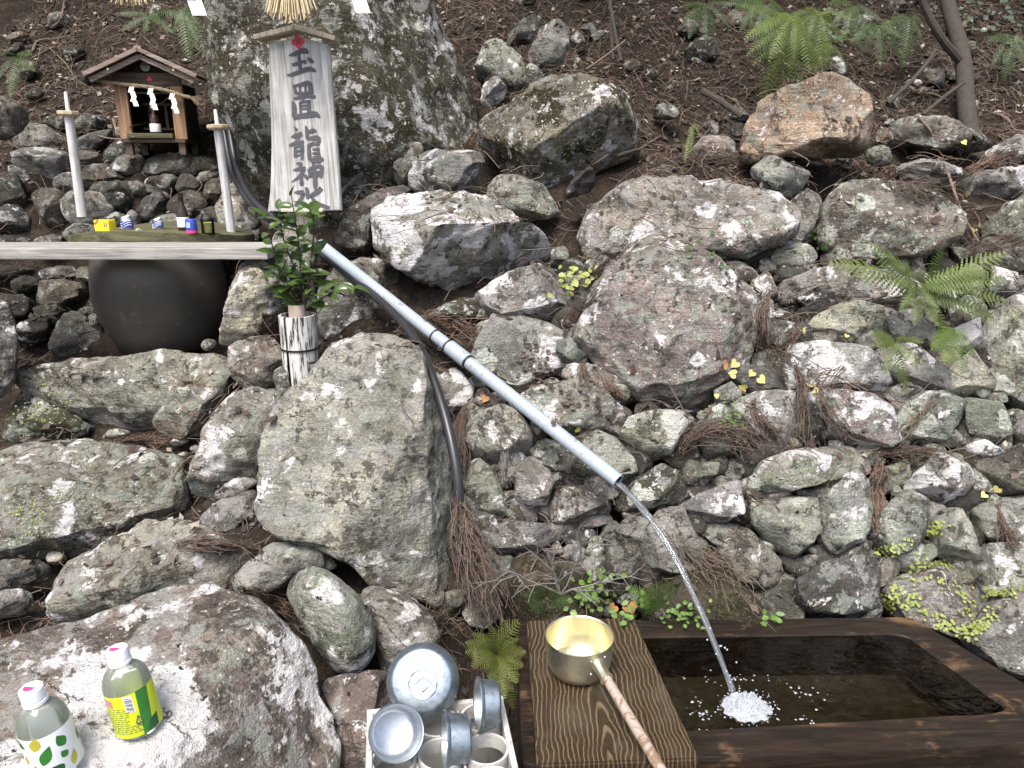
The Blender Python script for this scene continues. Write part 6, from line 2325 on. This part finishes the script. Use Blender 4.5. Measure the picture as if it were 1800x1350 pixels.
SP = [
    ([(806, 872, 1.66), (818, 940, 1.63), (840, 1010, 1.60), (868, 1085, 1.57)], 110, .026, M_CEDAR, 'thick bundle of dead cedar sprays hanging beside the central boulder', dict(rad=.0017, needles=40, lenj=.25)),
    ([(1345, 505), (1330, 560), (1340, 615), (1390, 650)], 60, .022, M_CEDAR, 'curled dead cedar spray right of the triangular boulder', {}),
    ([(1340, 545), (1385, 560), (1400, 590), (1370, 620)], 40, .020, M_CEDAR, 'dead cedar tips curling toward the overhanging wall stone', {}),
    ([(1195, 800), (1225, 765), (1280, 760), (1320, 800)], 60, .018, M_CEDAR, 'arched dead cedar spray below the triangular boulder', {}),
    ([(1395, 640), (1412, 700), (1418, 780)], 45, .014, M_CEDAR, 'dead cedar strands hanging between two pale wall stones', {}),
    ([(1310, 690), (1340, 740), (1365, 785)], 36, .020, M_CEDAR, 'dead strands draped over a white streaked wall stone', {}),
    ([(1545, 800), (1550, 860), (1535, 930)], 46, .017, M_CEDARO, 'orange brown dead cedar spray hanging in the wall middle', {}),
    ([(1520, 800), (1580, 790), (1640, 800)], 40, .016, M_CEDAR, 'flat mat of dead cedar above the dark bellied stone', {}),
    ([(1055, 645), (1075, 690), (1115, 710)], 26, .010, M_CEDARO, 'drooping dead cedar spray under the triangular boulder', {}),
    ([(1025, 625), (1022, 650), (1028, 685)], 18, .010, M_CEDAR, 'short dead cedar tuft under the triangular boulder', {}),
    ([(985, 580), (1015, 560), (1060, 520)], 34, .014, M_CEDAR, 'dead cedar strands left of the triangular boulder', {}),
    ([(1000, 520), (1040, 495), (1090, 460)], 40, .016, M_CEDAR, 'brown dead cedar above the yellow green weed', {}),
    ([(1255, 960), (1285, 1005), (1305, 1060)], 18, .016, M_CEDARO, 'reddish dead cedar spray behind the trough back edge', {}),
    ([(1755, 885), (1765, 930), (1780, 960)], 26, .012, M_CEDAR, 'dead cedar strands over pale wall stones by the trough corner', {}),
    ([(420, 1048), (460, 1042), (515, 1075)], 60, .014, M_CEDARO, 'brown dead cedar needles on the edge of the bottle rock', {}),
    ([(310, 960), (370, 955), (445, 962)], 46, .012, M_CEDAR, 'dead cedar needles on the hump backed rock', {}),
    ([(740, 560), (790, 580), (840, 590)], 60, .022, M_CEDARO, 'brown needles heaped behind the slanting pipe', {}),
    ([(1130, 300), (1200, 292), (1300, 285)], 70, .026, M_CEDAR, 'reddish needle mat in front of the rust brown boulder', {}),
    ([(1690, 300), (1750, 285), (1800, 270)], 50, .022, M_CEDARO, 'needle mat beside the white tipped stone', {}),
    ([(1690, 450), (1740, 440), (1795, 430)], 50, .022, M_CEDAR, 'needle mat below the rough grey stone', {}),
    ([(820, 700), (815, 760), (822, 830)], 30, .012, M_CEDAR, 'dead strands between hose and wall stones', {}),
    ([(880, 760), (885, 800), (880, 850)], 26, .010, M_GREYTWIG, 'grey dead sprig hanging over the wall below the pipe', {}),
    ([(200, 785), (260, 778), (310, 785)], 40, .012, M_CEDARO, 'brown needles on the wide step stone', {}),
    ([(1640, 700), (1610, 740), (1575, 790)], 24, .018, M_STICK, 'thin dry stalks lying over the wall stones', dict(needles=0, rad=.0012)),
    ([(1180, 940), (1250, 1000), (1310, 1040)], 40, .035, M_STICK, 'tangle of dry grass stalks behind the water jet', dict(needles=0, rad=.0011)),
    ([(740, 1080), (790, 1090), (835, 1085)], 22, .030, M_STICK, 'dry grass stalks between bowls and cedar bundle', dict(needles=2, rad=.0011)),
    ([(1480, 640), (1440, 690), (1490, 760)], 20, .02, M_CEDAR, 'loose dead strands under the white lichen stone', {}),
    ([(1560, 320), (1640, 350), (1720, 420)], 34, .035, M_STICK, 'fallen twigs strewn over the rosette boulder', dict(needles=0, rad=.0014)),
]
for k, (path, n, spd, mat, lab, kw) in enumerate(SP):
    spray(path, n, spd, mat, lab, 50 + k, **kw)


# grey lichened twig fan above the grained board
def twig_fan():
    rs = random.Random(6)
    o = at(985, 1045, 1.60)
    m = MB()

    def grow(p, d, l, r, lv):
        pts = [p]
        q = p
        for k in range(4):
            d = (d + Vector((rs.uniform(-.2, .2), rs.uniform(-.2, .1), rs.uniform(-.15, .15)))).normalized()
            q = q + d * l / 4
            pts.append(q)
        m.tube([x - o for x in pts], np.linspace(r, r * .55, 5), 4)
        if lv:
            for k in range(4):
                s = rs.choice(pts[1:])
                grow(s, (d + Vector((rs.uniform(-1, 1), rs.uniform(-.5, .2), rs.uniform(-.6, .8)))).normalized(), l * .6, r * .62, lv - 1)

    for a in (-60, -25, 0, 30, 62):
        grow(o.copy(), Vector((math.sin(R(a)), -.15, math.cos(R(a)))), .13, .0026, 2)
    m.build('grey_twig', M_GREYTWIG, None, o, label='grey lichened twig fanned out above the grained board', cat='twig')


twig_fan()


# ---- slender tree, saplings, sticks
def stick(name, pts, r0, r1, mat, lab, cat, seg=8):
    P = [at(*p) for p in pts]
    C = catmull(P, 16)
    MB().tube(C - np.array(P[0]), np.linspace(r0, r1, 16), seg).build(name, mat, None, P[0], smooth=True, label=lab, cat=cat)


def tree():
    base = at(1712, 262, 3.1)
    o = thing('slender_tree', 'slender brown tree trunk leaning on the shaded bank beside the ferns', 'tree', base)
    P = [at(1718, 290, 3.05), at(1700, 200, 3.2), at(1692, 100, 3.35), at(1665, 0, 3.5), at(1630, -180, 3.7), at(1600, -500, 4.0), at(1640, -1000, 4.2)]
    C = catmull(P, 40)
    MB().tube(C - np.array(base), np.linspace(.036, .022, 40), 12).build('trunk', M_BARK, o, smooth=True)
    P2 = [at(1690, 110, 3.33), at(1650, 60, 3.3), at(1610, -20, 3.3), at(1540, -180, 3.2), at(1400, -420, 3.1)]
    C2 = catmull(P2, 24)
    MB().tube(C2 - np.array(base), np.linspace(.018, .008, 24), 8).build('limb', M_BARK, o, smooth=True)
    rs = np.random.RandomState(3)
    V, F = [], []
    ctr = [(C[34], .9, 420), (C[39], 1.2, 700), (C2[20], .8, 380), (C2[23] + np.array([-.5, .2, .5]), 1.0, 500), (C[37] + np.array([1.0, .3, .2]), 1.0, 500), (C[38] + np.array([-1.2, .6, .4]), 1.1, 560)]
    for c, s, n in ctr:
        for k in range(n):
            p = c + rs.normal(size=3) * s * np.array([.5, .5, .32])
            if p[2] < 2.95:
                continue
            d = rs.normal(size=3)
            d /= np.linalg.norm(d)
            w = np.cross(d, rs.normal(size=3))
            w /= np.linalg.norm(w)
            l = rs.uniform(.06, .11)
            b = len(V)
            V += [p, p + d * l * .5 + w * l * .22, p + d * l, p + d * l * .5 - w * l * .22]
            F.append((b, b + 1, b + 2, b + 3))
    link('crown', mesh_np('crown', np.array(V) - np.array(base), F, M_FERNDK), o)


tree()
stick('sapling', [(1092, 108, 3.55), (1080, 50, 3.65), (1068, -30, 3.8), (1060, -160, 4.0)], .008, .007, M_BARK, 'thin straight sapling stem on the bank above the rounded boulder', 'sapling')
stick('sapling', [(1078, 105, 3.6), (1074, 40, 3.7), (1076, -40, 3.85), (1085, -160, 4.0)], .006, .005, M_BARK, 'thinner sapling stem crossing the straight sapling', 'sapling')
stick('fallen_branch', [(1560, 182, 3.05), (1600, 145, 3.1), (1630, 110, 3.2), (1642, 92, 3.25)], .009, .006, M_BARK, 'bare fallen branch slanting up beside the rust brown boulder', 'branch')
stick('fallen_branch', [(1622, 202, 3.0), (1660, 170, 3.05), (1695, 145, 3.1)], .008, .007, M_BARK, 'straight fallen branch lying above the earthy slab', 'branch')
stick('fallen_branch', [(1235, 160, 3.2), (1270, 180, 3.12), (1305, 205, 3.05)], .013, .010, M_BARK, 'short thick fallen branch left of the rust brown boulder', 'branch')
stick('fallen_branch', [(1030, 122, 3.4), (1062, 100, 3.45), (1100, 70, 3.5)], .004, .003, M_STICK, 'thin dark stick above the rounded boulder', 'branch')
stick('fallen_branch', [(1665, 300, 2.8), (1690, 370, 2.6), (1720, 425, 2.45)], .005, .003, M_STICK, 'dry curved twig trailing past the rosette boulder', 'branch')


# ---- roots and thin bare stems laid over the upper bank
_rr = random.Random(31)
for k in range(26):
    px, py = _rr.choice([_rr.uniform(960, 1780), _rr.uniform(20, 360)]), _rr.uniform(10, 280)
    a = _rr.uniform(-.9, .9)
    pts = []
    for j in range(5):
        x, y = px + j * 22 * math.cos(a) + _rr.uniform(-8, 8), py + j * 22 * math.sin(a) + _rr.uniform(-8, 8)
        p, nn, ob = cast(x, y)
        pts.append(p + nn * .008)
    if max((p - q).length for p, q in zip(pts, pts[1:])) > .35:
        continue
    C = catmull(pts, 18)
    MB().tube(C - np.array(pts[0]), np.linspace(_rr.uniform(.003, .007), .0015, 18), 6).build('bare_root', M_STICK if k % 3 else M_BARK, None, pts[0], smooth=True, label='thin bare root or stem snaking over the litter of the upper bank', cat='root', group='bare roots on the upper bank')


# ---- litter: needles, twigs and leaf scraps lying wherever they can settle
def litter():
    rs = np.random.RandomState(21)
    lv, lf, nv, nf = [], [], [], []
    lm, nm = [], []
    cnt = 0
    for k in range(40000):
        x, y = rs.uniform(-2.6, 2.9), rs.uniform(1.55, 5.2)
        if rs.uniform() > .97:
            continue
        if abs(x) > .72 * y + .25:
            continue
        p, n, ob = drop(x, y, 3.0 if y < 3.4 else 4.2)
        if p is None or n.z < .35:
            continue
        nm_ = ob.name.split('.')[0]
        if nm_ not in ('ground', 'stone', 'rock', 'boulder'):
            continue
        if nm_ != 'ground' and (n.z < .62 or rs.uniform() > .3):
            continue
        p = np.array(p) + np.array(n) * rs.uniform(.002, .010)
        n = np.array(n)
        d = rs.normal(size=3)
        d -= n * (d @ n)
        d /= np.linalg.norm(d) + 1e-9
        d += n * rs.uniform(-.1, .35)
        w = np.cross(n, d)
        w /= np.linalg.norm(w) + 1e-9
        if rs.uniform() < .52:
            l = rs.uniform(.012, .038)
            b = len(lv)
            cu = n * l * rs.uniform(-.2, .4)
            wd = l * rs.uniform(.18, .32)
            lv += [p, p + d * l * .5 + w * wd + cu, p + d * l, p + d * l * .5 - w * wd + cu * rs.uniform(-1, 1)]
            lf.append((b, b + 1, b + 2, b + 3))
            lm.append(int(rs.choice([0, 0, 0, 0, 1, 1, 3, 2])))
        else:
            l = rs.uniform(.03, .12)
            q = [p, p + d * l * .5 + w * l * rs.uniform(-.3, .3) + n * .008, p + d * l + w * l * rs.uniform(-.5, .5)]
            v, f = tube_np(catmull(q, 6), rs.uniform(.0007, .0019), 3, False)
            b = len(nv)
            nv += list(v)
            nf += [tuple(i + b for i in t) for t in f]
            nm += [int(rs.choice([0, 0, 1, 2]))] * len(f)
    LM = [plain('litter_brown', (.034, .026, .021), .9, var=.5), plain('litter_tan', (.10, .076, .058), .85, var=.4), plain('litter_pale', (.28, .24, .195), .8, var=.3), plain('litter_red', (.07, .044, .032), .85, var=.4)]
    link('leaf_litter', mesh_np('leaf_litter', lv, lf, None, False, LM, lm), None, None, 'brown and pale fallen leaf scraps strewn over the bank', 'leaf litter', None, 'stuff')
    link('twig_litter', mesh_np('twig_litter', nv, nf, None, True, [M_CEDAR, M_CEDARO, M_STICK], nm), None, None, 'dead needles and fine twigs strewn over bank and stones', 'twig litter', None, 'stuff')


litter()


# ---- forest on the hillside above: it closes off the sky over the bank
def forest():
    rs = np.random.RandomState(17)
    V, F = [], []
    for k in range(2600):
        d = rs.normal(size=3)
        d /= np.linalg.norm(d)
        p = d * rs.uniform(.45, 1.0) * np.array([1.5, 1.5, 1.9]) * (1 + .25 * math.sin(d[0] * 5 + d[2] * 4))
        a = rs.normal(size=3)
        a /= np.linalg.norm(a)
        w = np.cross(a, rs.normal(size=3))
        w /= np.linalg.norm(w)
        l = rs.uniform(.3, .6)
        b = len(V)
        V += [p, p + a * l * .5 + w * l * .3, p + a * l, p + a * l * .5 - w * l * .3]
        F.append((b, b + 1, b + 2, b + 3))
    crown = mesh_np('crown', V, F, M_FOREST)
    tv, tf = tube_np([(0, 0, -.6), (.03, 0, 1.5), (0, .04, 3.2), (.05, 0, 5.2)], [.17, .14, .11, .05], 10)
    tv = np.array(tv)
    trunk = bpy.data.meshes.new('trunk')
    trunk.from_pydata([tuple(x) for x in tv], [], [tuple(dict.fromkeys(f)) for f in tf])
    trunk.materials.append(M_BARK)
    spots = [(-3.6, 5.2), (-1.9, 5.5), (-.2, 5.1), (1.5, 5.4), (2.9, 5.0), (4.4, 5.2), (-2.7, 6.1), (.7, 6.0), (2.2, 6.2), (3.8, 6.0), (-1.1, 7.4), (2.2, 7.8), (.2, 8.2), (4.6, 8.1), (-5.2, 6.4), (-3.0, 7.0), (-.9, 6.2), (1.2, 7.1), (3.2, 6.3), (5.3, 6.8), (-4.2, 9.4), (-1.6, 9.8), (1.0, 9.3), (3.6, 9.7), (6.6, 9.2), (-6.8, 9.0), (0, 12.5), (-3.4, 12.8), (3.4, 12.6)]
    for k, (x, y) in enumerate(spots):
        g, n_, ob = drop(x, y, 30)
        z = g.z if g is not None else 4.0
        t = thing('forest_tree', 'tall evergreen tree in the forest above the bank', 'tree', (x, y, z), (0, 0, rs.uniform(0, 6)), 'forest trees above the bank')
        link('trunk', trunk, t)
        c = link('crown', crown, t, (0, 0, 3.6 + rs.uniform(-.4, .5)))
        c.scale = (1.25, 1.25, rs.uniform(1.1, 1.45))

    for k in range(22):  # unseen shrubs, added to keep sky below the crowns out of the water's reflection
        x, y = -5.5 + k * .52, (5.7, 7.0, 8.4)[k % 3] + rs.uniform(-.3, .3)
        g, n_, ob = drop(x, y, 30)
        t = thing('sky_screen_shrub', 'unseen evergreen shrub added to screen the sky under the tree crowns', 'shrub', (x, y, (g.z if g is not None else 4) - .1), (0, 0, rs.uniform(0, 6)), 'added shrubs screening the sky')
        link('stem', trunk, t, (0, 0, 0)).scale = (.3, .3, .2)
        link('foliage', crown, t, (0, 0, 1.0)).scale = (.85, .7, .6)


forest()
